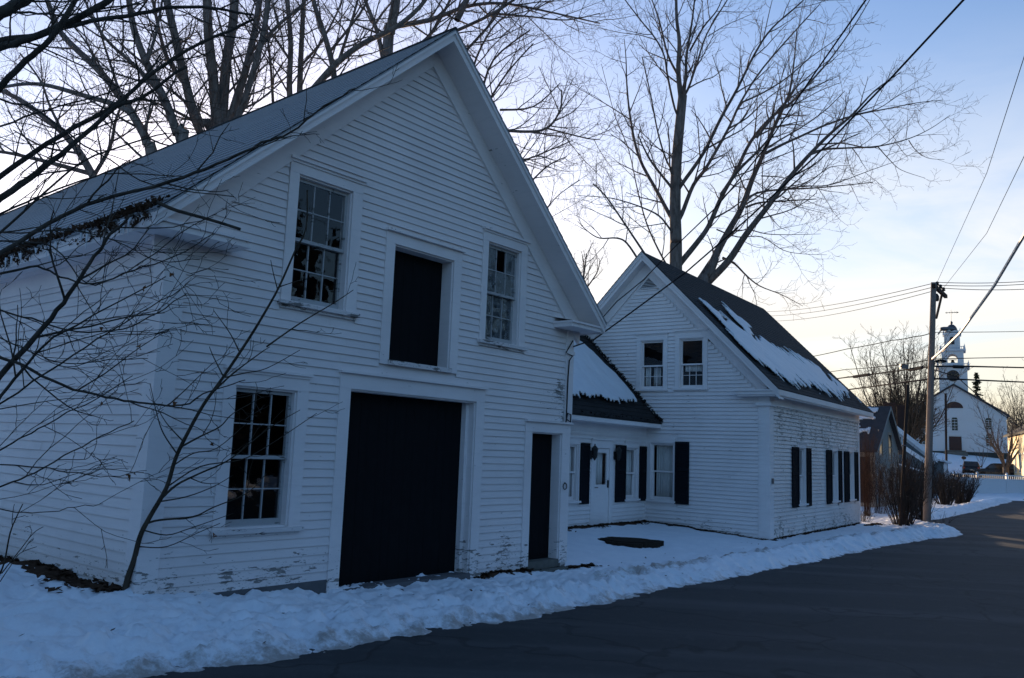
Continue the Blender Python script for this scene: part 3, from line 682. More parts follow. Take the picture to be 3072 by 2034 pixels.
    for k, (o, sh) in enumerate(((hs['s1'], (1.69, 2.24, 2.95, 3.35)), (hs['s2'], (4.89, 5.44, 6.2, 6.56)), (hs['s3'], (6.87, 7.44, 8.13, 8.56)))):
        w = window(r, TS, o[0], o[1], z_(o[2]), z_(o[3]), 1, 1, cw=.05, head=.14, low=(1, 1), sill=.05, **wm)
        curtain(w, TS, o[0] + .05, o[1] - .05, z_(o[2] + .05), z_(o[2] + .68), folds=6)
        shutter(r, TS, sh[0], sh[1], z_(-1.17), z_(.385)); shutter(r, TS, sh[2], sh[3], z_(-1.17), z_(.385))
    # added dark sheets behind the glass stand in for unlit rooms
    mb = MB(); mb.prism([(-W + .1, .6, z_(-1.8)), (-.5, .6, z_(-1.8)), (-.5, .6, z_(2.3)), (RI, .6, z_(5.1)), (-W + .1, .6, z_(1.9))], [(-W + .1, .62, z_(-1.8)), (-.5, .62, z_(-1.8)), (-.5, .62, z_(2.3)), (RI, .62, z_(5.1)), (-W + .1, .62, z_(1.9))]); mb.box(-.62, -.6, .5, LEN - .1, z_(-1.8), z_(1.4)); mb.box(-W + .1, -.1, .1, LEN - .1, z_(1.5), z_(1.52)); mb.box(-W + .1, -.1, .1, LEN - .1, z_(-1.82), z_(-1.8)); mb.build("interior_shade", "dark_inside", r)
    # ------------- ell
    EU = -3.3; TE = lambda a, d, z: (EU + d, a, z); V0 = -8.5
    win = (-1.155, -.48, -1.10, .197); wil = (-4.14, -3.465, -1.08, .21); dr = (-2.71, -1.98, -1.69, .15)
    holes = [(win[0] - .06, win[1] + .06, z_(-1.16), z_(.38)), (wil[0] - .06, wil[1] + .06, z_(-1.16), z_(.38)), (-2.88, -1.84, z_(-1.75), z_(.37))]
    mb = MB(); clap(mb, TE, z_(-1.69), z_(.55), .099, lambda z: (V0, -.045), holes, lip=.026); backing(mb, TE, V0, 0, z_(-1.9), z_(.72), [win, wil, dr])
    mb.add([(EU, V0, z_(-1.9)), (-7.4, V0, z_(-1.9)), (-7.4, V0, z_(1.3)), (-5.35, V0, z_(3.38)), (EU, V0, z_(1.3))], ((0, 1, 2, 3, 4),)); mb.quad((-7.4, V0, z_(-1.9)), (-7.4, 0, z_(-1.9)), (-7.4, 0, z_(1.3)), (-7.4, V0, z_(1.3)))
    mb.build("ell_siding", "house_siding_paint", r)
    mb = MB(); tbox(mb, TE, V0, -.0, -.01, .025, z_(.52), z_(.75)); tbox(mb, TE, -.045, 0., -.01, .03, z_(-1.7), z_(.52)); mb.build("ell_frieze", "house_trim_paint", r)
    mb = MB(); mb.box(EU, -2.86, V0, -.003, z_(.735), z_(.75)); mb.box(-2.89, -2.84, V0, -.003, z_(.74), z_(.85)); mb.build("ell_fascia", "house_trim_paint", r)
    mb = MB(); tbox(mb, TE, V0, 0, -.3, -.0, z_(-2.4), z_(-1.69)); mb.build("ell_foundation", "foundation", r)
    mb = MB()
    for e, ez in ((-2.83, .87), (-7.87, .87)):
        roof_courses(mb, (e, z_(ez)), (-5.35, z_(3.43)), V0 - .3, -.002, .15, 0, .012)
        a = [(e, V0 - .3, z_(ez) - .03), (-5.35, V0 - .3, z_(3.43) - .03), (-5.35, V0 - .3, z_(3.43) - .001), (e, V0 - .3, z_(ez) - .001)]
        mb.prism(a, [(p[0], -.002, p[2]) for p in a])
    # moss and leaves lodged along the valley against the gable and on the eave
    for i in range(520):
        f = rng.random(); u = -2.83 + (-5.35 + 2.83) * f; z = .88 + (3.43 - .87) * f; v = -abs(rng.gauss(0, .06)) - .02
        if rng.random() < .25: v = rng.uniform(-7, 0); u = -2.83 - rng.random() * .05; z = .87 + (-2.83 - u) * 1.01
        c = Vector((u + .02, v, z_(z + .025))); q = [c + Vector((rng.gauss(0, .035), rng.gauss(0, .035), rng.gauss(.01, .03))) for _ in range(3)]
        mb.add(q, ((0, 1, 2),))
    mb.build("ell_roof", "ell_shingles", r)
    w = window(r, TE, *win[:2], z_(win[2]), z_(win[3]), 1, 1, cw=.05, head=.15, low=(1, 1), sill=.05, **wm); curtain(w, TE, win[0] + .05, win[1] - .05, z_(win[2] + .05), z_(win[3] - .05), folds=7)
    w = window(r, TE, *wil[:2], z_(wil[2]), z_(wil[3]), 1, 1, cw=.05, head=.15, low=(1, 1), sill=.05, **wm); curtain(w, TE, wil[0] + .05, wil[1] - .05, z_(wil[2] + .05), z_(wil[3] - .05), folds=7)
    for a0, a1 in ((-1.70, -1.185), (-.40, -.035), (-3.40, -3.0)): shutter(r, TE, a0, a1, z_(-1.16), z_(.245))
    mb = MB(); P = .03
    tbox(mb, TE, -2.88, dr[0], -.02, P, z_(-1.72), z_(.15)); tbox(mb, TE, dr[1], -1.84, -.02, P, z_(-1.72), z_(.15)); tbox(mb, TE, -2.88, -1.84, -.02, P + .003, z_(.15), z_(.34)); tbox(mb, TE, -2.91, -1.81, -.01, P + .05, z_(.34), z_(.37))
    f = mb.build("door_frame", "house_trim_paint", r)
    mb = MB(); a0, a1 = dr[0] + .005, dr[1] - .005; g0, g1, h0, h1 = a0 + .09, a1 - .09, -.74, .06
    tbox(mb, TE, a0, g0, -.05, .0, z_(-1.67), z_(.14)); tbox(mb, TE, g1, a1, -.05, .0, z_(-1.67), z_(.14)); tbox(mb, TE, g0, g1, -.05, -.001, z_(h1), z_(.14)); tbox(mb, TE, g0, g1, -.05, -.001, z_(-1.67), z_(-.62 - .12))
    tbox(mb, TE, g0 + .04, g1 - .04, -.002, .006, z_(-1.0), z_(-.985))
    # scalloped edge round the storm door glass
    for i in range(9):
        x = g0 + (g1 - g0) * (i + .5) / 9
        tbox(mb, TE, x - .018, x + .018, -.02, -.004, z_(h1 - .03), z_(h1)); tbox(mb, TE, x - .018, x + .018, -.02, -.004, z_(h0), z_(h0 + .02))
    for i in range(12): zz = h0 + (h1 - h0) * (i + .5) / 12; tbox(mb, TE, g1 - .025, g1, -.02, -.004, z_(zz - .018), z_(zz + .018))
    d = mb.build("storm_door", "house_trim_paint", f)
    mb = MB(); mb.quad(TE(g0, -.025, z_(h0)), TE(g1, -.025, z_(h0)), TE(g1, -.025, z_(h1)), TE(g0, -.025, z_(h1))); mb.build("pane", "window_glass", d)
    curtain(d, TE, g0, g1 - .06, z_(h0), z_(h1), -.1, 6)
    mb = MB(); tbox(mb, TE, a1 - .07, a1 - .03, 0., .03, z_(-.80), z_(-.62)); mb.build("handle", "iron", d); mb = MB(); tbox(mb, TE, a0 + .02, a0 + .2, 0, .012, z_(-.80), z_(-.785)); mb.build("letter_slot", "iron", d)
    mb = MB(); tbox(mb, TE, -2.72, -1.95, -.05, .14, z_(-1.9), z_(-1.71)); mb.build("doorstep", "foundation", r)
    for a in (-2.93, -1.75):
        mb = MB(); mb.lathe([(.012, -.20), (.03, -.16), (.055, -.13), (.075, .06), (.085, .065), (.05, .12), (.015, .15), (.012, .19)], 6); mb.map(lambda p: TE(a + p[0], .14 + p[1], z_(.05) + p[2])); mb.tube([TE(a, .03, z_(-.02)), TE(a, .1, z_(-.10)), TE(a, .14, z_(-.12))], .012, 5); tbox(mb, TE, a - .04, a + .04, .02, .045, z_(-.12), z_(.08))
        mb.build("wall_lantern", "iron", r)
    # old corner dirt pipe etc.
    mb = MB(); tbox(mb, TS, .10, .20, .028, .06, z_(-.55), z_(-.42)); mb.build("meter_box", "grey_metal", r)
    return r

def poly_in(px, py, poly):
    ins = np.zeros(px.shape, bool); n = len(poly)
    for i in range(n):
        x0, y0 = poly[i]; x1, y1 = poly[(i + 1) % n]
        c = ((y0 > py) != (y1 > py)) & (px < (x1 - x0) * (py - y0) / (y1 - y0 + 1e-12) + x0); ins ^= c
    return ins
def roof_snow(name, label, par_loc, rz, BZ_, eave, ridge, poly, step, extra=None, thick=.07, amp=.12, streaks=1.):
    """sheet of old snow lying on a roof slope; poly in (v,u)"""
    (u0, z0), (u1, z1) = eave, ridge; L = math.hypot(u1 - u0, z1 - z0); nu, nz = (z1 - z0) / L, -(u1 - u0) / L
    pv = np.array(poly); v = np.arange(pv[:, 0].min() - .4, pv[:, 0].max() + .4, step); u = np.arange(pv[:, 1].min() - .3, pv[:, 1].max() + .3, step * .75)
    Vv, Uu = np.meshgrid(v, u, indexing='ij')
    jv = amp * 1.6 * fbm(Vv, Uu, 1.1, 4, 21); ju = amp * 2.6 * streaks * fbm(Vv * 2.4, Uu * .35, 3.5, 3, 33) + amp * fbm(Vv, Uu, 2., 3, 25)
    ins = poly_in(Vv + jv, Uu + ju, poly)
    if extra is not None: ins |= extra(Vv, Uu) ; 
    if streaks > 1.5: ins &= ~((fbm(Vv * .55 + Uu * .9, Uu * .5, 1.9, 4, 41) > .36) & (Uu > -1.6))
    S = (Uu - u0) / (u1 - u0)
    # soft thickness from the distance to the rim (box blur of the mask)
    m = ins.astype(float)
    for _ in range(3):
        m = (m + np.roll(m, 1, 0) + np.roll(m, -1, 0) + np.roll(m, 1, 1) + np.roll(m, -1, 1)) / 5
    h = thick * np.clip(m, 0, 1) ** .7 * (1 + .5 * fbm(Vv, Uu, 1.5, 3, 5)) + .008 * fbm(Vv * 1.5, Uu, 5, 3, 6)
    h = np.maximum(h, .006)
    X = Uu + nu * (h + .012); Y = Vv; Z = z0 + (z1 - z0) * S + nz * (h + .012) if nz > 0 else z0 + (z1 - z0) * S - nz * (h + .012)
    n, k = Vv.shape; idx = np.arange(n * k).reshape(n, k)
    keep = ins[:-1, :-1] & ins[1:, :-1] & ins[1:, 1:] & ins[:-1, 1:]
    Q = np.stack([idx[:-1, :-1][keep], idx[1:, :-1][keep], idx[1:, 1:][keep], idx[:-1, 1:][keep]], 1)
    used = np.unique(Q); re = -np.ones(n * k, int); re[used] = np.arange(len(used))
    V = np.stack([X.ravel(), Y.ravel(), (Z - BZ_).ravel()], 1)[used]
    o = npmesh(name, V, re[Q], "roof_snow", True); o.location = (*par_loc, EYE + BZ_); o.rotation_euler = (0, 0, rz)
    s = o.modifiers.new("s", 'SOLIDIFY'); s.thickness = .02; s.offset = -1
    return tag(o, label, "snow", kind="stuff")

# ------------------------------------------------------------------ trees
def cr(pts, per=4):
    """smooth a polyline of Vectors"""
    out = []; n = len(pts)
    for i in range(n - 1):
        p0, p1, p2, p3 = pts[max(i - 1, 0)], pts[i], pts[i + 1], pts[min(i + 2, n - 1)]
        for k in range(per):
            t = k / per
            out.append(.5 * ((2 * p1) + (p2 - p0) * t + (2 * p0 - 5 * p1 + 4 * p2 - p3) * t * t + (3 * p1 - p0 - 3 * p2 + p3) * t ** 3))
    out.append(pts[-1]); return out
class Twigs:
    def __init__(s, seed): s.b = {}; s.r = random.Random(seed)
    def tube(s, pts, rad, k): s.b.setdefault((len(pts), k), []).append(([tuple(p) for p in pts], rad))
    def build(s, name, mat, parent=None, origin=Vector((0, 0, 0))):
        Vs, Qs, off = [], [], 0
        for (n, k), L in s.b.items():
            P = np.array([a for a, _ in L]) - np.array(origin)[None, None, :]; Rr = np.array([b for _, b in L])
            t = np.empty_like(P); t[:, 1:-1] = P[:, 2:] - P[:, :-2]; t[:, 0] = P[:, 1] - P[:, 0]; t[:, -1] = P[:, -1] - P[:, -2]
            t /= np.linalg.norm(t, axis=2, keepdims=True) + 1e-9
            ov = P[:, -1] - P[:, 0]; ref = np.where((np.abs(ov[:, 2]) > .75 * np.linalg.norm(ov, axis=1))[:, None], np.array([[1., 0, 0]]), np.array([[0, 0, 1.]]))[:, None, :]
            a = np.cross(t, ref); a /= np.linalg.norm(a, axis=2, keepdims=True) + 1e-9; b = np.cross(t, a)
            th = np.arange(k) * 2 * np.pi / k
            ring = P[:, :, None, :] + Rr[:, :, None, None] * (a[:, :, None, :] * np.cos(th)[None, None, :, None] + b[:, :, None, :] * np.sin(th)[None, None, :, None])
            m = len(L); Vs.append(ring.reshape(-1, 3)); idx = np.arange(m * n * k).reshape(m, n, k) + off; nx = np.roll(idx, -1, 2)
            Qs.append(np.stack([idx[:, :-1], nx[:, :-1], nx[:, 1:], idx[:, 1:]], -1).reshape(-1, 4)); off += m * n * k
        o = npmesh(name, np.concatenate(Vs), np.concatenate(Qs), mat, True)
        if parent is not None: o.parent = parent
        return o
    def branch(s, p, d, L, r, lv, cfg):
        """grow one branch and everything on it"""
        n = cfg['seg'][lv]; wob = cfg['wob'][lv]; pts = [p]; g = s.r.gauss; st = L / (n - 1)
        for i in range(n - 1):
            d = (d + Vector((g(0, wob), g(0, wob), g(0, wob) + cfg['up'][lv]))).normalized(); p = p + d * st; pts.append(p)
        e = max(r * cfg['tip'], cfg['min'] * .8); rad = [r + (e - r) * i / (n - 1) for i in range(n)]
        s.tube(pts, rad, cfg['k'][lv])
        if lv + 1 < len(cfg['seg']): s.spawn(pts, rad, L, lv + 1, cfg)
    def spawn(s, pts, rad, L, lv, cfg, f0=.18, f1=1., dens=1.):
        u = s.r.uniform; cnt = cfg['den'][lv] * L * dens; cnt = int(cnt) + (s.r.random() < cnt % 1)
        az = u(0, 6.28)
        for c in range(cnt):
            f = f0 + (f1 - f0) * (c + u(.1, .9)) / max(cnt, 1); q = f * (len(pts) - 1); i = min(int(q), len(pts) - 2); w = q - i
            p = pts[i].lerp(pts[i + 1], w); t = (pts[i + 1] - pts[i]).normalized(); r = rad[i] + (rad[i + 1] - rad[i]) * w
            az += 2.4 + u(-.5, .5); a = t.orthogonal().normalized(); b = t.cross(a); ang = R(u(*cfg['ang']))
            d = t * math.cos(ang) + (a * math.cos(az) + b * math.sin(az)) * math.sin(ang)
            ln = cfg['len'][lv] * u(.55, 1.25) * (1 - .45 * f)
            s.branch(p, d, ln, max(min(r * .62, cfg['rad'][lv] * u(.75, 1.25)), cfg['min']), lv, cfg)
    def limb(s, pts, r0, r1, cfg, k=7, dens=1., f0=.15, per=4, wob=0., ln=1.):
        P = cr(pts, per)
        if wob: P = [P[0]] + [q + Vector((s.r.gauss(0, wob), s.r.gauss(0, wob), s.r.gauss(0, wob))) for q in P[1:]]
        n = len(P); rad = [r0 + (r1 - r0) * (i / (n - 1)) ** .85 for i in range(n)]; s.tube(P, rad, k)
        L = sum((b - a).length for a, b in zip(P, P[1:])); c2 = dict(cfg); c2['len'] = [x * ln for x in cfg['len']]
        if dens: s.spawn(P, rad, L, 0, c2, f0, 1., dens)
        return P
MAPLE = dict(seg=[6, 5, 4], wob=[.10, .16, .2], up=[.06, .05, .08], tip=.35, min=.0048, k=[5, 3, 3], den=[1.55, 3.2, 5.], len=[2.3, 1.0, .38], rad=[.035, .013, .007], ang=(28, 62))
def px(lst, D, slope=0., o=(0, 0), sc=1.):
    """limb traced as photo pixels, leaning away (slope>0) or towards the viewer as it runs outwards"""
    out = []; L = 0; prev = None
    for x, y in lst:
        x, y = o[0] + x / sc, o[1] + y / sc
        if prev: L += math.hypot(x - prev[0], y - prev[1]) * D / F
        prev = (x, y); out.append(at(x, y, D + slope * L))
    return out
def ground_pt(v): return Vector((v[0], v[1], gz(v[0], v[1]) - .1))

def big_maple():
    D = 32.; O = (1600, 0); S = 1.96
    foot = ground_pt(at(2036, 830, D)); r = root("maple_tree", "tall bare maple rising behind the farmhouse roof, fanning its limbs to the right", "tree", foot)
    tk = Twigs(11); tw_ = Twigs(12); g = lambda l, sl=0.: px(l, D, sl, O, S)
    W = lambda n: n / S / F * D / 2
    main = [foot] + g([(838, 1568), (838, 1400), (834, 1200), (842, 950), (862, 720), (878, 560)])
    tk.tube(cr(main, 4), [W(78) - (W(78) - W(52)) * i / 24 for i in range(25)], 10)
    tk.limb(g([(872, 600), (852, 430), (858, 250), (842, 100), (838, -120)], .1), W(36), W(14), MAPLE, 7, 0); 
    limbs = [  # pixels, start width, end width, depth lean
        ([(872, 590), (852, 430), (858, 250), (842, 100), (838, -120)], 24, 10, .1), ([(880, 580), (897, 430), (900, 330), (930, 150), (955, -60)], 30, 10, -.2), ([(890, 560), (915, 510), (960, 380), (1020, 200), (1140, 0), (1190, -90)], 22, 7, .3),
        ([(800, 1260), (730, 1130), (620, 920), (570, 690), (550, 500), (545, 350), (535, 230)], 30, 5, .35), ([(795, 1080), (700, 960), (650, 870), (615, 790)], 20, 9, -.5), ([(790, 960), (735, 790), (690, 560), (640, 335)], 15, 8, -.3),
        ([(785, 1560), (680, 1350), (620, 1150), (560, 880), (480, 680), (400, 375)], 14, 4, .5), ([(660, 1500), (540, 1320), (430, 1160), (350, 1080)], 14, 8, -.3), ([(625, 1540), (550, 1430), (490, 1400), (390, 1400), (320, 1360), (260, 1300)], 15, 5, .2),
        ([(805, 1350), (740, 1270), (640, 1220), (520, 1180), (420, 1160), (260, 1150)], 15, 4, -.4), ([(832, 640), (790, 450), (770, 330), (720, 230), (640, 130), (540, 0), (500, -60)], 16, 6, -.35), ([(850, 440), (790, 320), (740, 120), (690, -20)], 16, 8, .2),
        ([(720, 235), (620, 205), (500, 190), (380, 160)], 6, 3, .1), ([(565, 700), (440, 620), (320, 550), (200, 480)], 8, 3, .3), ([(805, 1000), (800, 850), (790, 720)], 14, 6, -.6), ([(770, 890), (690, 850), (630, 800)], 8, 4, .3), ([(612, 915), (520, 830), (455, 790)], 8, 4, -.2),
        ([(872, 1260), (940, 1090), (1020, 980), (1150, 750), (1220, 600), (1350, 400), (1568, 150), (1680, 30)], 34, 7, .3), ([(868, 1090), (1000, 900), (1100, 700), (1200, 520), (1300, 320), (1400, 170), (1568, 20), (1640, -60)], 28, 6, -.3), ([(945, 1080), (985, 930), (1010, 850)], 12, 6, .5),
        ([(870, 960), (930, 940), (1000, 880), (1060, 850)], 8, 3, -.4), ([(1150, 755), (1260, 690), (1400, 560), (1568, 460)], 14, 4, .4), ([(1350, 240), (1390, 60), (1420, -60)], 7, 4, .3),
        ([(850, 1568), (960, 1430), (1030, 1330), (1110, 1150), (1190, 1010), (1280, 830), (1400, 690), (1520, 600), (1640, 470), (1760, 330), (1900, 130), (2000, -40)], 44, 6, .25),
        ([(885, 460), (960, 360), (1015, 310)], 8, 4, .4), ([(920, 300), (1000, 160), (1080, 60), (1120, -40)], 14, 6, -.5), ([(1025, 215), (1130, 150), (1290, 80)], 6, 3, -.4), ([(1220, 605), (1360, 540), (1500, 450), (1640, 330), (1800, 220)], 12, 4, -.35),
    ]
    for l, a, b, sl in limbs:
        if 770 <= l[0][0] <= 905 and l[0][1] > 500:
            y = l[0][1] + 55; l = [(float(np.interp(y, [560, 720, 950, 1200, 1400], [878, 862, 842, 834, 838])), y)] + l
        tw_.limb(g(l, sl), W(a), W(b) * .8, MAPLE, 6, 1., .2)
    O2 = lambda l, sl=0.: px(l, D, sl, (1900, 300), 2.24); W2 = lambda n: n / 2.24 / F * D / 2
    f2 = ground_pt(at(2095, 840, D + .6)); tk.tube(cr([f2] + O2([(470, 1290), (505, 1190), (560, 1060)]), 4), [W2(88) - W2(50) * i / 12 for i in range(13)], 10)
    for l, a, b, sl in [
        ([(480, 1215), (560, 1030), (640, 880), (730, 720), (800, 530), (870, 370), (930, 220), (1000, 70), (1050, -60), (1080, -260), (1100, -480)], 62, 8, .2),
        ([(500, 1225), (640, 1080), (760, 900), (900, 720), (1050, 520), (1200, 350), (1330, 220), (1470, 100), (1620, -60), (1800, -190)], 55, 6, -.2),
        ([(440, 1205), (520, 1080), (620, 940), (700, 860)], 34, 20, .5),
        ([(720, 740), (800, 640), (950, 605), (1200, 592), (1400, 575), (1610, 553)], 20, 7, .4), ([(755, 722), (850, 690), (1000, 680), (1230, 665)], 18, 8, -.4),
        ([(1210, 350), (1300, 330), (1450, 322), (1650, 310), (1850, 260), (2000, 190), (2130, 100)], 18, 4, .3), ([(1250, 300), (1400, 290), (1560, 320), (1650, 316)], 12, 6, -.2),
        ([(885, 360), (1000, 300), (1100, 255), (1300, 165), (1500, 100), (1700, 60), (1900, 20), (2080, 0)], 22, 4, -.3), ([(870, 340), (1000, 260), (1150, 170), (1300, 60), (1420, -60)], 16, 6, .4),
        ([(600, 1060), (680, 1100), (760, 1180), (850, 1250), (1000, 1310), (1140, 1385)], 18, 4, .3), ([(560, 870), (700, 920), (860, 920), (1010, 1010), (1150, 1035), (1300, 1040)], 10, 3, .4), ([(780, 870), (900, 900), (1060, 905), (1260, 900)], 9, 3, -.4),
        ([(1000, 650), (1060, 680), (1120, 720), (1300, 765)], 9, 3, .5), ([(1640, 310), (1720, 400), (1800, 470), (1960, 525)], 8, 3, .1), ([(1850, 270), (1900, 340), (1980, 390), (2090, 400)], 7, 3, -.1),
        ([(1100, 590), (1220, 520), (1330, 450), (1460, 440)], 11, 3, .3), ([(960, 620), (1120, 580), (1320, 570), (1600, 470), (1800, 400)], 12, 3, -.3), ([(820, 250), (960, 185), (1090, 165), (1200, 190)], 14, 4, .3),
        ([(600, 660), (720, 550), (800, 540), (900, 600)], 12, 4, .6), ([(860, 510), (1000, 520), (1140, 560)], 10, 3, -.5), ([(930, 210), (1040, -20), (1180, -160), (1330, -280)], 16, 5, -.2), ([(1470, 100), (1640, 60), (1800, -40), (1960, -100)], 10, 3, .2),
        ([(980, 70), (1100, 20), (1250, -60), (1400, -120)], 12, 4, .3), ([(830, 250), (980, 60), (1060, -30), (1160, -200)], 22, 6, .35), ([(590, 640), (700, 480), (850, 330), (930, 230)], 30, 10, -.3)]:
        tw_.limb(O2(l, sl), W2(a), W2(b) * .8, MAPLE, 6, 1., .2)
    tk.build("trunk", "maple_bark", r, foot); tw_.build("crown", "twig_bark", r, foot)

def back_tree(label, base_px, D, stems, seed, dens=1., group=None, cfg=MAPLE, ln=1.):
    """bare tree behind the barn: stems = (pixels, width px start, width px end, lean)"""
    foot = ground_pt(at(*base_px, D)); r = root("bare_tree", label, "tree", foot, 0, group)
    tk = Twigs(seed); tw_ = Twigs(seed + 1)
    for l, a, b, sl in stems:
        w = lambda n: n / F * D / 2
        P = px(l, D, sl)
        if a >= 20: tk.limb([foot] + P if a >= 30 else P, w(a), w(b), cfg, 8, 0); tw_.limb(P, w(a) * .5, w(b) * .6, DENSE if cfg is MAPLE else cfg, 4, dens, .05, ln=ln)
        else: tw_.limb(P, w(a), w(b), DENSE if cfg is MAPLE else cfg, 5, dens, .1, ln=ln)
    if not tk.b: tk.tube([foot, P[0]], [w(a) * 1.2, w(a)], 7)
    tk.build("trunk", "maple_bark", r, foot); tw_.build("crown", "twig_bark", r, foot)
DENSE = dict(MAPLE); DENSE.update(den=[2.1, 3.4, 4.6], len=[2.7, 1.15, .45], rad=[.036, .014, .0075])
def trees_behind_barn():
    G = None
    back_tree("thick many stemmed bare tree standing behind the middle of the barn roof", (650, 500), 26, [
        ([(655, 520), (650, 360), (640, 240), (625, 100), (620, -60)], 42, 26, .0), ([(660, 480), (668, 330), (680, 180), (700, 60), (705, -60)], 40, 26, .1), ([(640, 480), (590, 360), (560, 260), (530, 130), (500, 0), (490, -60)], 34, 20, -.2),
        ([(670, 470), (700, 330), (740, 200), (770, 60), (785, -60)], 34, 18, .2), ([(690, 400), (740, 280), (790, 100), (810, -40)], 24, 14, -.2), ([(560, 260), (500, 170), (470, 60), (450, -40)], 16, 8, .3), ([(740, 200), (820, 90), (900, 20), (960, -50)], 14, 6, .3),
        ([(610, 380), (520, 330), (430, 300), (330, 310)], 12, 4, -.3), ([(700, 340), (780, 300), (860, 230)], 10, 4, .4), ([(600, 400), (570, 330), (555, 230), (510, 60)], 20, 8, .4)], 31, 1.)
    back_tree("bare tree leaning left behind the barn roof with long arching boughs", (452, 560), 24.5, [
        ([(450, 540), (440, 430), (420, 382), (363, 290), (290, 205), (184, 100), (141, 0), (120, -60)], 36, 12, .1), ([(432, 410), (380, 330), (245, 285), (115, 252), (0, 264), (-80, 300)], 22, 6, -.2), ([(543, 470), (530, 400), (497, 306), (440, 191), (400, 80), (382, -40)], 34, 18, .2),
        ([(497, 306), (420, 210), (330, 130), (280, 60), (240, -40)], 14, 6, -.3), ([(363, 290), (330, 190), (300, 90), (280, -20)], 10, 5, .4), ([(440, 191), (470, 90), (490, -20)], 12, 6, .2), ([(430, 390), (455, 330), (470, 260)], 9, 4, .4), ([(420, 400), (480, 430), (530, 440)], 8, 4, .3)], 41, 1.)
    back_tree("bare tree leaning out over the far end of the barn roof", (290, 620), 29, [
        ([(285, 540), (240, 460), (190, 400), (134, 352), (60, 300), (0, 270), (-90, 230)], 26, 10, .2), ([(270, 520), (160, 490), (80, 470), (0, 455), (-60, 460)], 16, 8, -.2), ([(190, 400), (150, 320), (120, 240), (60, 160)], 10, 5, .3), ([(285, 520), (330, 440), (350, 350), (390, 270)], 14, 6, -.3), ([(240, 460), (130, 440), (40, 390)], 9, 4, .2)], 51, .9)
    back_tree("slim pair of bare trunks behind the right half of the barn roof", (880, 420), 29, [
        ([(872, 330), (868, 250), (872, 130), (862, 0), (858, -60)], 20, 12, 0.), ([(898, 330), (900, 240), (905, 120), (912, 0), (918, -60)], 20, 12, .1), ([(900, 200), (960, 130), (1010, 40), (1040, -40)], 9, 5, .3), ([(870, 180), (810, 90), (760, 0)], 9, 5, -.3), ([(820, 330), (812, 200), (800, 80), (795, -30)], 10, 5, .2)], 61, .9)
    back_tree("bare tree with a fallen bough across it, left of the barn peak", (1005, 380), 27, [
        ([(1005, 300), (1000, 210), (975, 110), (945, 20), (930, -60)], 20, 12, .0), ([(1010, 200), (1040, 110), (1070, 10), (1085, -60)], 12, 6, .3), ([(930, 280), (1010, 190), (1090, 130), (1190, 80), (1260, 20), (1300, -40)], 22, 10, -.1), ([(985, 160), (1080, 40), (1120, -40)], 10, 5, -.3)], 71, .9)
    back_tree("bare tree behind the barn peak with twigs hanging out to the right", (1165, 260), 30, [
        ([(1160, 200), (1170, 100), (1185, 20), (1195, -60)], 36, 26, 0.), ([(1150, 180), (1130, 90), (1095, 0), (1080, -50)], 16, 10, .2), ([(1180, 80), (1290, 60), (1400, 20), (1500, 10), (1620, 30), (1800, 70)], 18, 4, .1), ([(1200, 170), (1330, 110), (1480, 40), (1580, -30)], 14, 7, -.2),
        ([(1480, 40), (1590, 50), (1700, 60), (1800, 40)], 7, 3, .2), ([(1370, 60), (1400, 0), (1420, -60)], 22, 14, .2), ([(1400, 150), (1480, 60), (1530, -20)], 9, 5, -.2), ([(1220, 190), (1300, 90), (1360, -20)], 14, 8, .2)], 81, 1.)
    back_tree("bare tree whose spreading boughs show just right of the barn gable", (1420, 700), 33, [
        ([(1400, 420), (1450, 330), (1520, 220), (1600, 130)], 10, 4, .1), ([(1430, 380), (1560, 395), (1640, 385), (1680, 330), (1685, 270)], 12, 4, -.1), ([(1640, 385), (1760, 415), (1800, 418)], 6, 3, .1), ([(1500, 330), (1600, 320), (1680, 250)], 8, 3, .2), ([(1440, 300), (1480, 180), (1590, 90)], 9, 4, -.2), ([(1450, 450), (1560, 480), (1650, 450), (1720, 420)], 8, 3, .2),
        ([(1520, 520), (1600, 470), (1660, 480)], 7, 3, -.2), ([(1560, 580), (1640, 500), (1700, 470)], 7, 3, .2), ([(1600, 700), (1660, 600), (1740, 540)], 5, 2, .2), ([(1420, 300), (1420, 200), (1480, 80), (1560, 20)], 10, 4, .2)], 91, 1.1)
    back_tree("small bare tree low between barn gable and farmhouse", (1740, 1100), 48, [
        ([(1740, 960), (1745, 880), (1755, 800), (1760, 760)], 9, 3, 0.), ([(1745, 900), (1720, 830), (1715, 770)], 6, 2, .2), ([(1748, 880), (1790, 820), (1800, 780)], 6, 2, -.2)], 95, 1.3, ln=.7)
NEAR = dict(seg=[8, 6, 4], wob=[.12, .2, .25], up=[.02, .03, .06], tip=.4, min=.0022, k=[5, 4, 3], den=[2.2, 3.2, 6.], len=[.95, .38, .12], rad=[.009, .0045, .0026], ang=(22, 55))
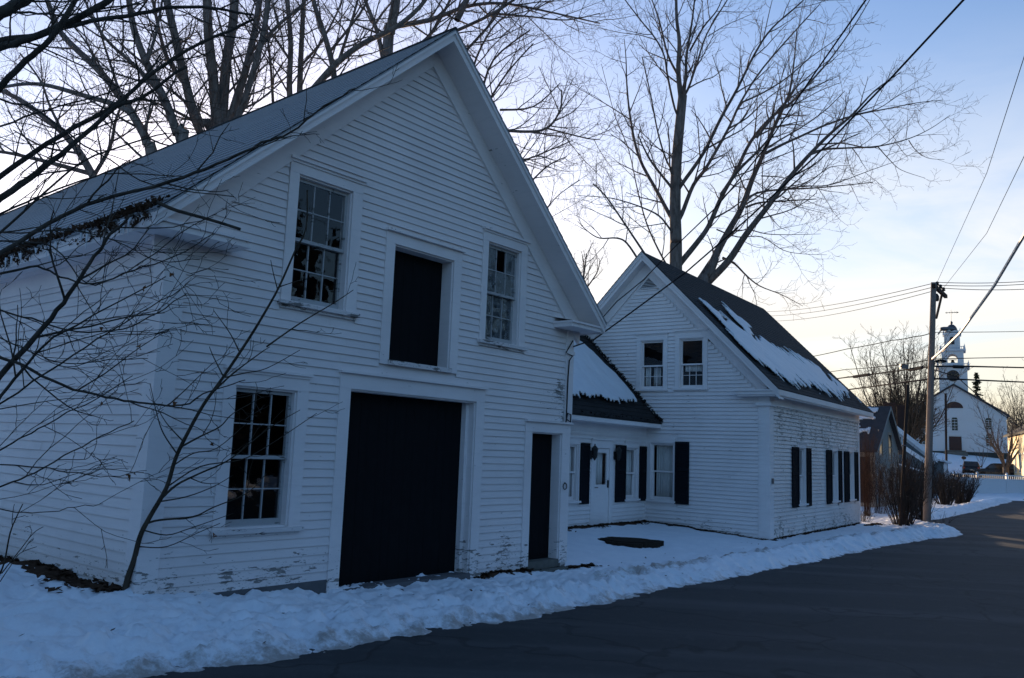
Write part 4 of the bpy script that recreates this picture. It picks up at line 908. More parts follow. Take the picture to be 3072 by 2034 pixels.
def near_tree():
    base = Vector((-5.6, 5.9, 0)); base.z = gz(-5.6, 5.9) - .1
    r = root("overhanging_tree", "bare tree beyond the left edge whose dark boughs hang in front of the barn", "tree", base)
    tk = Twigs(5); tb = Twigs(6)
    tk.limb([base, base + Vector((.1, 0, 2.)), base + Vector((.05, .1, 4.)), base + Vector((-.1, 0, 6.5)), base + Vector((.2, .1, 9))], .2, .08, NEAR, 10, 0)
    at_h = lambda z: Vector((base.x + .06, base.y + .05, z))
    def L(start, l, D, a, b, sl=0., dens=1., ln=1., o=(0, 0), sc=1., k=6):
        P = px(l, D, sl, o, sc); w = lambda n: n / F * D / 2
        back = P[0] + (P[0] - P[1]).normalized() * .75
        tb.limb(([at_h(start), back] if start else []) + P, w(a), w(b), NEAR, k, dens, .25 if start else .1, ln=ln, wob=.004)
    # over the roof and front of the barn
    L(2.6, [(0, 759), (178, 655), (292, 604), (510, 546), (648, 494), (788, 428), (869, 398), (975, 318), (1067, 265)], 6.4, 17, 4, .05, .75, .8)
    L(1.1, [(0, 1128), (131, 981), (204, 887), (268, 791), (332, 706), (400, 640)], 6., 22, 7, .1, .8)
    L(1.0, [(0, 1190), (67, 1110), (143, 1027), (230, 975), (330, 920), (497, 830)], 5.8, 13, 3, .1, .9)
    L(1.2, [(0, 1069), (70, 1095), (191, 1158), (319, 1190), (415, 1208), (500, 1214), (555, 1216), (610, 1180), (660, 1165), (735, 1140)], 5.9, 13, 3, .05, .8)
    L(1.5, [(0, 930), (120, 965), (230, 995), (370, 985), (470, 940), (560, 880)], 6.2, 8, 3, .0, 1.)
    L(1.9, [(0, 820), (110, 800), (180, 830), (280, 850), (400, 810), (520, 770), (640, 700)], 6.3, 10, 3, .1, .9)
    L(2.0, [(0, 720), (160, 740), (260, 850), (380, 815), (540, 700), (650, 640)], 6.6, 7, 2.5, .1, .8)
    L(2.1, [(60, 700), (200, 690), (340, 720), (470, 780), (600, 780)], 6.1, 6, 2.5, -.05, .9)
    L(.9, [(0, 1210), (180, 1090), (320, 1000), (420, 940), (540, 870)], 5.7, 8, 3, .1, .9)
    L(.6, [(0, 1350), (90, 1300), (200, 1240), (300, 1190), (400, 1130)], 5.7, 7, 2.5, .1, .8)
    L(.5, [(0, 1458), (80, 1430), (190, 1368), (300, 1310), (400, 1265)], 5.8, 8, 3, .1, .7)
    L(.45, [(0, 1395), (120, 1400), (230, 1420), (330, 1430), (440, 1410)], 5.6, 6, 2, .1, .7)
    L(.3, [(0, 1530), (120, 1540), (230, 1520), (310, 1512)], 5.7, 5, 2, .0, .6)
    L(1.3, [(0, 1010), (100, 1060), (200, 1090), (330, 1080), (440, 1075)], 6., 6, 2.5, .1, 1.)
    w9 = lambda n: n / F * 7.6 / 2
    tb.limb(px([(470, 606), (520, 628), (560, 640), (640, 662), (722, 688)], 7.5, .3), w9(12), w9(9), NEAR, 6, 0)
    # boughs against the sky
    L(3.3, [(0, 528), (184, 405), (344, 317), (470, 210), (600, 130), (760, 60)], 8., 20, 8, .1, .8, 1.3)
    L(3.1, [(0, 597), (110, 520), (206, 444), (344, 325), (430, 290), (560, 200)], 7.6, 26, 8, .1, .8, 1.3)
    L(4.8, [(0, 142), (60, 125), (184, 78), (306, 15), (360, -30)], 7.6, 26, 18, .1, .8, 1.5, k=8)
    L(4.9, [(0, 120), (110, 105), (230, 74), (420, 40), (520, 22), (640, 25), (760, 45)], 8., 22, 7, .1, .8, 1.4)
    L(4.2, [(0, 260), (76, 184), (153, 115), (226, 0), (250, -50)], 7.4, 22, 14, .1, .7, 1.4)
    L(5.2, [(0, 40), (40, 20), (100, -20)], 7., 40, 30, .1, .6, 1.4)
    L(4.6, [(0, 40), (90, 38), (200, 45), (330, 30), (420, 10)], 7.8, 10, 4, .1, .9, 1.3)
    L(3.8, [(0, 300), (110, 330), (230, 420), (330, 480), (420, 540), (560, 575), (700, 590)], 7.4, 9, 3, -.05, .8, 1.1)
    L(3.0, [(0, 640), (140, 580), (280, 530), (380, 520), (560, 530)], 7., 9, 3, .1, .9, 1.)
    L(3.0, [(0, 700), (100, 610), (240, 490), (420, 420), (500, 400)], 7.2, 10, 4, .1, .8, 1.)
    L(4.0, [(0, 380), (140, 330), (290, 290), (420, 240), (560, 250)], 7.8, 8, 3, .1, .9, 1.2)
    tk.build("trunk", "near_bark", r, base); tb.build("crown", "near_bark", r, base)
    # a few leaves still hanging
    mb = MB()
    for x, y in [(470, 765), (515, 825), (520, 822), (432, 865), (303, 985), (300, 1012), (302, 1210), (525, 1210), (405, 1422), (385, 1432), (640, 1607), (640, 1330), (60, 30), (420, 1040)]:
        c = at(x, y, 5.9)
        for _ in range(2):
            q = [c + Vector((rng.gauss(0, .012), rng.gauss(0, .012), rng.gauss(0, .014))) for _ in range(4)]; mb.add([p - base for p in q], ((0, 1, 2), (0, 2, 3)))
    o = mb.build("leaf", "leaf_rust", r); o["kind"] = "stuff"
def sapling():
    D = 8.; foot = at(375, 1775, D); r = root("sapling", "slender bare sapling leaning right across the barn corner", "tree", foot)
    tk = Twigs(8); tb = Twigs(9); w = lambda n: n / F * D / 2
    P = px([(375, 1775), (383, 1735), (402, 1680), (420, 1610), (447, 1555), (499, 1464), (525, 1380), (558, 1309), (610, 1215), (668, 1134), (746, 1017), (790, 945), (837, 861), (886, 751), (918, 686), (922, 571)], D)
    r0 = [w(21) + (w(4) - w(21)) * (i / 60) ** .7 for i in range(61)]; tk.tube(cr(P, 4), r0, 8)
    C = dict(NEAR); C['den'] = [2., 3.4, 6.]; C['len'] = [.5, .26, .08]; C['rad'] = [.006, .0035, .0024]
    for l, a, b, sl in [
        ([(440, 1570), (480, 1560), (580, 1550), (640, 1522), (740, 1480), (800, 1420)], 8, 2, -.1), ([(430, 1590), (500, 1605), (570, 1585), (700, 1540)], 5, 2, -.2), ([(480, 1500), (530, 1455), (600, 1420), (690, 1378), (800, 1290), (900, 1230)], 9, 2, -.1), ([(478, 1505), (560, 1490), (640, 1460), (700, 1425)], 5, 2, -.2),
        ([(545, 1340), (600, 1310), (660, 1280), (700, 1240), (790, 1190)], 7, 2, -.1), ([(550, 1325), (500, 1270), (470, 1220)], 5, 2, .1), ([(530, 1360), (490, 1300), (470, 1240), (450, 1150)], 5, 2, -.3), ([(640, 1175), (700, 1120), (780, 1060), (810, 1040)], 7, 2, -.1), ([(670, 1130), (640, 1070), (628, 1040)], 5, 2, .1), ([(668, 1134), (730, 1120), (800, 1105), (900, 1050)], 5, 2, -.2),
        ([(720, 1060), (690, 1000), (640, 930)], 5, 2, .2), ([(800, 1040), (900, 970), (1000, 910), (1060, 870)], 6, 2, -.2), ([(833, 870), (820, 820), (812, 780)], 4, 2, .1), ([(420, 1640), (500, 1640), (590, 1600), (660, 1570)], 4, 2, -.2), ([(515, 1400), (580, 1360), (650, 1345), (740, 1270)], 5, 2, -.2), ([(500, 1462), (600, 1400), (720, 1380), (800, 1340), (950, 1240)], 5, 2, -.25), ([(840, 860), (870, 850), (900, 840)], 4, 2, -.1)]:
        tb.limb(px(l, D, sl), w(a), w(b), C, 5, .9, .2)
    tk.build("trunk", "sapling_bark", r, foot); tb.build("crown", "sapling_bark", r, foot)
    # weed stems at the bottom left
    f2 = at(-10, 1760, 5.5); r = root("weed", "thin brown weed stalks standing in the snow beside the barn", "weed", f2); t = Twigs(4); C2 = dict(C); C2['len'] = [.25, .1, .05]
    t.limb(px([(-10, 1740), (12, 1690), (30, 1600), (50, 1550), (68, 1512)], 5.5), .007, .003, C2, 5, .8, .3); t.limb(px([(0, 1745), (30, 1700), (60, 1660), (110, 1640)], 5.5), .004, .002, C2, 4, 1., .3); t.limb(px([(5, 1720), (60, 1650), (100, 1600), (130, 1580)], 5.5), .004, .002, C2, 4, 1., .3)
    t.build("stalk", "sapling_bark", r, f2)

FAR = dict(seg=[5, 4, 3], wob=[.1, .16, .2], up=[.1, .08, .08], tip=.35, min=.012, k=[3, 3, 3], den=[1.1, 2.2, 2.6], len=[3.2, 1.4, .6], rad=[.05, .022, .014], ang=(20, 50))
def far_bare(name, label, foot, h, n, seed, spread=.45, mat="far_twigs", cfg=FAR, group=None, scale=1., trunk=.16, dens=1.):
    r = root(name, label, "tree", foot, 0, group); tk = Twigs(seed); tb = Twigs(seed + 1); q = tk.r; c = dict(cfg); c['len'] = [x * scale for x in cfg['len']]
    foot = Vector(foot); base = foot - Vector((0, 0, .3)); fork = foot + Vector((0, 0, h * .16)); tk.tube([base, fork], [trunk, trunk * .85], 7)
    for i in range(n):
        a = i * 2.4 + q.uniform(-.4, .4); s = q.uniform(.15, 1.) * spread * h * .5; top = foot + Vector((math.cos(a) * s, math.sin(a) * s, h * q.uniform(.75, 1.)))
        mid = fork.lerp(top, .5) + Vector((q.gauss(0, .2), q.gauss(0, .2), 0)) * scale + Vector((math.cos(a), math.sin(a), 0)) * s * .15
        tb.limb([fork - Vector((0, 0, .2)), fork.lerp(mid, .5), mid, top], trunk * .5, .02, c, 4, dens, .15)
    tk.build("trunk", mat, r, foot); tb.build("crown", mat, r, foot); return r
def shrub(name, label, foot, h, w, n, seed, mat="shrub_bark", r0=.012, dens=1., cat="shrub", up=.8):
    r = root(name, label, cat, foot); t = Twigs(seed); q = t.r; foot = Vector(foot)
    C = dict(seg=[4, 3], wob=[.12, .15], up=[.10, .08], tip=.4, min=r0 * .35, k=[3, 3], den=[3.2, 5.], len=[h * .28, h * .11], rad=[r0 * .5, r0 * .4], ang=(15, 45))
    for i in range(n):
        a = q.uniform(0, 6.28); s = q.uniform(.0, 1.) ** .7 * w / 2; b = foot + Vector((math.cos(a) * s * .25, math.sin(a) * s * .25, -.12)); top = foot + Vector((math.cos(a) * s, math.sin(a) * s, h * q.uniform(.6, 1.)))
        t.limb([b, b.lerp(top, .45) + Vector((q.gauss(0, .06), q.gauss(0, .06), .1 * h * up * .3)), top], r0, r0 * .4, C, 4, dens, .25, per=3)
    t.build("stems", mat, r, foot); return r
def conifer(label, foot, h, w, seed, group=None):
    r = root("conifer", label, "tree", foot, 0, group); q = random.Random(seed); mb = MB(); tk = MB(); tk.tube([(0, 0, -.3), (0, 0, h * .98)], [h * .012 + .05, .02], 6)
    for i in range(int(h * 9)):
        f = q.random() ** .8; z = h * (.16 + .84 * f); L = w * (1 - f) ** .8 * q.uniform(.45, 1.) + .12; a = q.uniform(0, 6.28); dx, dy = math.cos(a), math.sin(a)
        for k in range(6):
            s = L * (k + 1) / 6; c = Vector((dx * s, dy * s, z - .25 * s + .05 * s * s / max(L, .1)))
            for _ in range(3):
                e = [c + Vector((q.gauss(0, .16), q.gauss(0, .16), q.gauss(-.06, .09))) for _ in range(3)]; mb.add(e, ((0, 1, 2),))
    tk.build("trunk", "conifer_bark", r); mb.build("crown", "needles", r); return r

# ------------------------------------------------------------------ street things
def gable_block(mb, T, a0, a1, z0, ze, za): tprism(mb, T, [(a0, z0), (a1, z0), (a1, ze), ((a0 + a1) / 2, za), (a0, ze)], 0, -1)
def utility_pole():
    D = 28.; foot = at(2780, 1577, D); top = at(2801, 847, D); foot.z = gz(foot.x, foot.y) - .1
    r = root("utility_pole", "tall brown wooden utility pole with slanting side arm, beside the road", "utility pole", foot); rel = lambda p: p - foot
    mb = MB(); n = 10; mb.tube([rel(foot.lerp(top, i / n)) for i in range(n + 1)], [.125 - .04 * i / n for i in range(n + 1)], 14); mb.build("shaft", "pole_wood", r, True)
    a0 = at(2800, 856, D - .2); a1 = at(2838, 890, D + 2.1); ax = (a1 - a0).normalized()
    mb = MB(); up = Vector((0, 0, .06)); sd = ax.cross(Vector((0, 0, 1))).normalized() * .05
    mb.prism([rel(a0 + sd + up), rel(a0 - sd + up), rel(a0 - sd - up), rel(a0 + sd - up)], [rel(a1 + sd + up), rel(a1 - sd + up), rel(a1 - sd - up), rel(a1 + sd - up)]); mb.build("crossarm", "dark_post", r)
    mb = MB(); b0 = at(2825, 886, D + 1.2); b1 = at(2809, 954, D); mb.tube([rel(b0), rel(b1)], .04, 6); mb.build("brace", "dark_post", r)
    ins = []
    for f in (.30, .55, .80):
        p = a0.lerp(a1, f) + Vector((0, 0, .06)); mb = MB(); mb.lathe([(.015, 0), (.015, .06), (.06, .07), (.07, .10), (.045, .12), (.06, .14), (.05, .18), (.02, .20)], 8, rel(p)); mb.build("insulator", "iron", r); ins.append(p + Vector((0, 0, .17)))
    mb = MB(); p = at(2811, 893, D + .1); mb.lathe([(.05, -.12), (.07, -.05), (.07, .05), (.02, .14)], 8, rel(p)); mb.build("insulator", "iron", r)
    # wire loop and hardware
    mb = MB(); c = [at(2805 + 16 * math.cos(i * .55), 1083 + 5 * math.sin(i * .55), D - .2) for i in range(1)]
    for k in range(3): mb.tube([rel(at(2822 + (17 - 3 * k) * math.cos(i * .42), 1084 + k + (4 - k) * math.sin(i * .42), D - .25)) for i in range(16)], .018, 4)
    mb.build("cable_coil", "black_wire", r)
    mb = MB(); mb.tube([rel(at(2814, 1003, D)), rel(at(2822, 992, D + .1)), rel(at(2832, 990, D + .2))], .02, 5)
    sl = root("street_lamp", "small dark cobra head street lamp on a short bracket of the utility pole", "street lamp", at(2826, 990, D)); o = sl.location
    mb.map(lambda p: Vector(p) + foot - o); mb.build("bracket", "grey_metal", sl)
    mb = MB(); mb.lathe([(.02, -.0), (.10, .03), (.13, .12), (.14, .3), (.09, .44), (.03, .48)], 10); mb.map(lambda p: Vector((p[2] - .06, p[1] * .8, p[0] * .55 + .04))); mb.build("lamp_head", "grey_metal", sl, True)
    mb = MB(); mb.lathe([(.09, 0), (.08, -.05), (.03, -.08)], 10, (.2, 0, .0)); mb.build("lens", "head_lamp", sl, True)
    return foot, top, ins
def wire(name, label, cat, pts, rad, mat="black_wire", sag=0., group=None, n=16):
    P = []
    for a, b in zip(pts, pts[1:]):
        for i in range(n): f = i / n; q = a.lerp(b, f); q.z -= sag * 4 * f * (1 - f); P.append(q)
    P.append(pts[-1]); mb = MB(); mb.tube(P, rad, 5); o = mb.build(name, mat); return tag(o, label, cat, group)
def wires(ins):
    D = 28.; G = "overhead wires at the utility pole"
    Ld = lambda x, y, d: at(x, y, d)
    ends_l = [(2290, 935), (2300, 948), (2330, 963)]; ends_r = [(3200, 832), (3200, 840), (3200, 858)]
    nm = ("top", "middle", "lowest")
    for i in range(3):
        wire("power_line", f"{nm[i]} of three thin wires running left from the pole arm above the farmhouse roof", "power line", [Ld(*ends_l[i], 60), ins[i]], .012, sag=.25, group=G)
        wire("power_line", f"{nm[i]} of three thin wires running right from the pole arm", "power line", [ins[i], Ld(*ends_r[i], 31)], .012, sag=.1, group=G)
    wire("service_wire", "twisted wire below the primary wires, left of the pole, with a drooping loop", "power line", [Ld(2400, 1076, 40), Ld(2540, 1047, 34), Ld(2675, 1021, 30.5), Ld(2742, 1010, 29), Ld(2787, 1001, D)], .016, sag=.02, group=G)
    wire("service_wire", "lone thin wire right of the pole passing behind the church tower top", "power line", [Ld(2806, 997, D), Ld(3200, 991, 40)], .012, sag=.02, group=G)
    wire("telephone_wire", "thin cable carrying a splice box left of the pole", "cable", [Ld(2440, 1120, 40), Ld(2540, 1108, 34), Ld(2686, 1095, 30), Ld(2789, 1079, D)], .014, sag=.02, group=G)
    wire("telephone_wire", "thin cable right of the pole crossing the church belfry", "cable", [Ld(2805, 1077, D), Ld(2933, 1074, 32), Ld(3200, 1070, 40)], .016, sag=.0, group=G)
    wire("telephone_cable", "thick upper cable left of the pole with a splice sleeve", "cable", [Ld(2440, 1145, 40), Ld(2540, 1132, 34), Ld(2630, 1121, 31.5), Ld(2720, 1109, 29.5), Ld(2789, 1100, D)], .026, sag=.0, group=G)
    wire("telephone_cable", "thick upper cable right of the pole above the church clock", "cable", [Ld(2805, 1099, D), Ld(2900, 1099, 30), Ld(3200, 1106, 40)], .03, sag=.0, group=G)
    wire("telephone_cable", "thick lowest cable left of the pole", "cable", [Ld(2440, 1186, 40), Ld(2551, 1168, 34), Ld(2675, 1152, 30), Ld(2789, 1137, D)], .028, sag=.0, group=G)
    wire("telephone_cable", "thick lowest cable right of the pole across the church clock", "cable", [Ld(2803, 1136, D), Ld(2900, 1139, 30), Ld(3200, 1152, 40)], .03, sag=.0, group=G)
    # drop wire across the church
    wire("service_wire", "slack wire slanting down across the church front", "power line", [Ld(2805, 1110, D), Ld(2870, 1130, 33), Ld(2960, 1210, 45), Ld(3072, 1290, 60), Ld(3160, 1340, 70)], .02, sag=0, group=G)
    # bundle with sunlight put into its pale colour, over the road to the pole, and pair to the next pole behind the viewer
    wire("painted_lit_cable", "lashed cable bundle coloured as if sunlit, slanting up to the right edge", "cable", [Ld(2795, 1078, D), Ld(2828, 1050, 26), Ld(2880, 1000, 23), Ld(2984, 856, 19), Ld(3072, 707, 16), Ld(3200, 470, 13.5)], .034, "painted_lit_wire", .0, G)
    wire("painted_lit_cable", "second strand of the cable bundle, coloured as if sunlit, close to the pole", "cable", [Ld(2828, 1056, 27.5), Ld(2850, 1032, 26), Ld(2872, 1006, 23.4)], .02, "painted_lit_wire", .0, G)
    wire("power_line", "faint thin wire climbing steeply from the pole top to the right edge", "power line", [ins[0], Ld(2960, 520, 18), Ld(3072, 172, 12), Ld(3120, 20, 10.5)], .006, sag=0, group=G)
    wire("power_line", "faint thin wire climbing less steeply from the pole arm to the right edge", "power line", [ins[2], Ld(2960, 700, 20), Ld(3072, 470, 14), Ld(3200, 200, 11)], .006, sag=0, group=G)
    # two service cables overhead to the barn
    wire("service_cable", "heavy black cable from the top edge down to the right corner of the barn", "cable", [at(2960, -70, 8.0), at(2890, 0, 8.6), at(2672, 235, 9.8), at(2445, 470, 11.), at(2250, 650, 12.), at(2060, 815, 13.0), at(1860, 962, 13.8), at(1783, 1018, 14.), at(1720, 1040, 13.7)], .0125, sag=0)
    wire("service_cable", "heavy black cable from the top edge down past the farmhouse gable", "cable", [at(2660, -90, 8.6), at(2597, 0, 9.2), at(2440, 225, 10.4), at(2290, 450, 12.), at(2150, 620, 13.5), at(2020, 745, 15.), at(1930, 840, 16), at(1850, 905, 16.4), at(1806, 955, 16.2), at(1740, 1010, 15.6)], .0105, sag=0)
    for lab, x, y, d, w, h in (("small dark junction box hanging on the cable left of the pole", 2712, 1100, 29.6, .26, .15),):
        mb = MB(); mb.box(-w / 2, w / 2, -.06, .06, -h / 2, h / 2); mb.box(-w / 2 - .02, -w / 2, -.03, .03, -.03, .03); mb.box(w / 2, w / 2 + .02, -.03, .03, -.03, .03); o = mb.build("junction_box", "grey_metal", None, loc=at(x, y, d)); tag(o, lab, "junction box")
    for lab, p, q in (("black splice sleeve on the upper cable near the pole", (2726, 1110, 29.4), (2770, 1102, 28.4)), ("black splice sleeve on the upper cable near the farmhouse roof", (2559, 1131, 33.3), (2610, 1123, 32.)), ("black splice sleeve on the cable in front of the church clock", (2860, 1100, 29.2), (2890, 1101, 29.8))):
        a, b = at(*p), at(*q); mb = MB(); mb.tube([a, a.lerp(b, .06), a.lerp(b, .94), b], [.03, .06, .06, .03], 8); o = mb.build("splice_sleeve", "black_wire"); tag(o, lab, "splice sleeve")
def church():
    b = at(2867, 1361, 110.); r = root("church", "white church with clock tower, open belfry and dark dome on the hill at right", "church", b, -R(28.))
    T = lambda a, d, z: (a, -d, z); H = 5.95
    mb = MB(); tprism(mb, T, [(-H, 0), (H, 0), (H, 5.1), (0, 9.0), (-H, 5.1)], 0, -18); mb.build("wall", "church_white", r)
    mb = MB(); tprism(mb, T, [(-H - .1, -.8), (H + .1, -.8), (H + .1, .28), (-H - .1, .28)], .06, -18.1); mb.build("foundation", "foundation", r)
    mb = MB()
    for s in (-1, 1): tprism(mb, T, [(0, 9.25), (0, 9.0), (s * (H + .35), 4.95), (s * (H + .35), 5.2)], .35, -18.3)
    mb.build("roof", "mid_shingles", r)
    mb = MB(); tbox(mb, T, -H, H, .003, .12, 4.75, 5.0); tbox(mb, T, -H, H, .003, .05, 4.4, 4.75); mb.build("cornice", "church_white", r)
    mb = MB()
    for a in (-H, H - .3): tbox(mb, T, a, a + .3, .003, .06, .3, 4.75)
    tbox(mb, T, -1.15, 1.15, .003, .09, 2.4, 2.75); tbox(mb, T, -1.1, -.78, .003, .09, .3, 2.4); tbox(mb, T, .78, 1.1, .003, .09, .3, 2.4); tbox(mb, T, -3., 3., .003, .07, 2.95, 3.05); mb.build("trim", "church_white", r)
    def arch(cx, w, z0, z1, n=8): return [(cx - w, z0), (cx + w, z0)] + [(cx + w * math.cos(math.pi * i / n), z1 - w + w * math.sin(math.pi * i / n)) for i in range(n + 1)]
    for cx, z0, z1 in ((0, 2.95, 4.85), (3.9, 3.2, 4.8), (3.9, 1.1, 2.75), (-3.9, 3.2, 4.8), (-3.9, 1.1, 2.75)):
        mb = MB(); tprism(mb, T, arch(cx, .34, z0, z1), .01, .06); w = mb.build("window", "church_shutter", r)
        mb = MB()
        for i in range(5): z = z0 + (z1 - .4 - z0) * i / 4; tbox(mb, T, cx - .3, cx + .3, .06, .09, z, z + .05)
        tbox(mb, T, cx - .02, cx + .02, .061, .088, z0, z1 - .3); mb.build("muntin", "church_white", w)
    mb = MB(); tprism(mb, T, [(-1.05, 6.0)] + [(1.05 * math.cos(math.pi * i / 12), 6.0 + .85 * math.sin(math.pi * i / 12)) for i in range(13)], .01, .07); mb.build("fan_window", "church_door", r)
    mb = MB(); tbox(mb, T, -.72, .72, .01, .07, .45, 2.25); mb.build("door", "church_door", r)
    mb = MB(); tbox(mb, T, -1.4, 1.4, .0, 1.2, -.4, .2); tbox(mb, T, -1.2, 1.2, .0, .8, .2, .42); mb.build("steps", "stone", r)
    # tower
    def stage(name, hw, z0, z1, par=r, mat="church_white"): mb = MB(); mb.box(-hw, hw, .4, .4 + 2 * hw, z0, z1); return mb.build(name, mat, par)
    yc = .4 + 1.7; tw2 = root_part = None
    def st(name, hw, z0, z1, mat="church_white"): mb = MB(); mb.box(-hw, hw, yc - hw, yc + hw, z0, z1); return mb.build(name, mat, r)
    t1 = st("tower", 1.7, 5., 11.45); st("ledge", 2.0, 11.45, 11.66); 
    mb = MB(); hw = 1.32; af = .6
    for y in (yc - hw, yc + hw - .25):
        poly = [(-hw, 11.66), (-af, 11.66), (-af, 12.9)] + [(-af * math.cos(math.pi * i / 10), 12.75 + af * math.sin(math.pi * i / 10)) for i in range(1, 10)] + [(af, 12.9), (af, 11.66), (hw, 11.66), (hw, 13.75), (-hw, 13.75)]
        mb.prism([(a, y, z) for a, z in poly], [(a, y + .25, z) for a, z in poly])
    for x in (-hw, hw - .25): 
        for y0, y1 in ((yc - hw + .25, yc - af), (yc + af, yc + hw - .25)): mb.box(x, x + .25, y0, y1, 11.66, 13.75)
        mb.box(x, x + .25, yc - af, yc + af, 13.2, 13.75)
    mb.box(-af, af, yc - hw + .02, yc - hw + .2, 11.66, 12.15); bf = mb.build("belfry", "church_white", r)
    mb = MB(); mb.lathe([(.34, 12.15), (.30, 12.25), (.20, 12.45), (.17, 12.6), (.05, 12.68)], 10, (0, yc, 0)); mb.box(-.5, .5, yc - .04, yc + .04, 12.64, 12.72); mb.build("bell", "iron", bf)
    st("ledge", 1.6, 13.75, 14.0); st("lantern_stage", .95, 14.0, 16.0); st("ledge", 1.12, 16.0, 16.22); st("drum", .82, 16.22, 16.62)
    mb = MB(); tprism(mb, lambda a, d, z: (a, yc - .95 - d, z), arch(0, .28, 14.7, 15.75), .01, .04); mb.build("louvre", "church_dark", r)
    mb = MB(); mb.lathe([(.70, 16.62)] + [(.70 * math.cos(i * math.pi / 16), 16.62 + .95 * math.sin(i * math.pi / 16)) for i in range(1, 8)] + [(.08, 17.58)], 16, (0, yc, 0)); dm = mb.build("dome", "church_dome", r, True)
    mb = MB(); mb.lathe([(.06, 17.5), (.17, 17.75), (.17, 17.85), (.05, 18.0), (.02, 18.05), (.02, 19.6)], 8, (0, yc, 0)); mb.build("finial", "church_dome", dm)
    mb = MB(); mb.box(-.7, .65, yc - .015, yc + .015, 19.18, 19.23)
    for a, rr in ((-.55, .12), (-.2, .10), (.15, .12), (.45, .1)): mb.tube([(a + rr * math.cos(i * .785), yc, 19.22 + rr * .7 * math.sin(i * .785)) for i in range(9)], .022, 4)
    mb.add([(.65, yc - .01, 19.08), (.95, yc, 19.2), (.65, yc + .01, 19.34)], ((0, 1, 2),)); mb.build("weather_vane", "iron", dm)
    for hw, z0, h in ((1.85, 11.66, .75), (1.45, 14.0, .7), (1.0, 16.22, .7)):
        for sx in (-1, 1):
            for sy in (-1, 1):
                mb = MB(); mb.lathe([(.11, 0), (.11, h * .35), (.05, h * .4), (.10, h * .55), (.04, h * .7), (.015, h)], 8, (sx * hw, yc + sy * hw, z0)); mb.build("pinnacle", "church_white", r)
        if hw > 1.2:
            mb = MB()
            for s in (-1, 1): mb.box(-hw, hw, yc + s * hw - .03, yc + s * hw + .03, z0 + .28, z0 + .36); mb.box(s * hw - .03, s * hw + .03, yc - hw, yc + hw, z0 + .28, z0 + .36)
            for k in range(12):
                a = -hw + 2 * hw * (k + .5) / 12
                for s in (-1, 1): mb.box(a - .03, a + .03, yc + s * hw - .02, yc + s * hw + .02, z0, z0 + .28); mb.box(s * hw - .02, s * hw + .02, yc + a - .03, yc + a + .03, z0, z0 + .28)
            mb.build("balustrade", "church_white", r)
    mb = MB(); mb.lathe([(.74, 0), (.76, .05), (.70, .07), (.02, .075)], 28); mb.map(lambda p: (p[0], yc - 1.7 - p[2], 10.35 + p[1])); ck = mb.build("clock", "dial", r)
    mb = MB()
    for k in range(12):
        a = k * math.pi / 6; c, s = math.cos(a), math.sin(a); mb.tube([(c * .54, yc - 1.79, 10.35 + s * .54), (c * .64, yc - 1.79, 10.35 + s * .64)], .022, 4)
    for a, L in ((2.3, .35), (.4, .52)): mb.tube([(0, yc - 1.8, 10.35), (L * math.cos(a), yc - 1.8, 10.35 + L * math.sin(a))], .02, 4)
    mb.build("hands", "gilt", ck)
    mb = MB(); mb.box(-3.6, -2.9, 6, 6.7, 6.2, 8.3); mb.build("chimney", "brick", r)
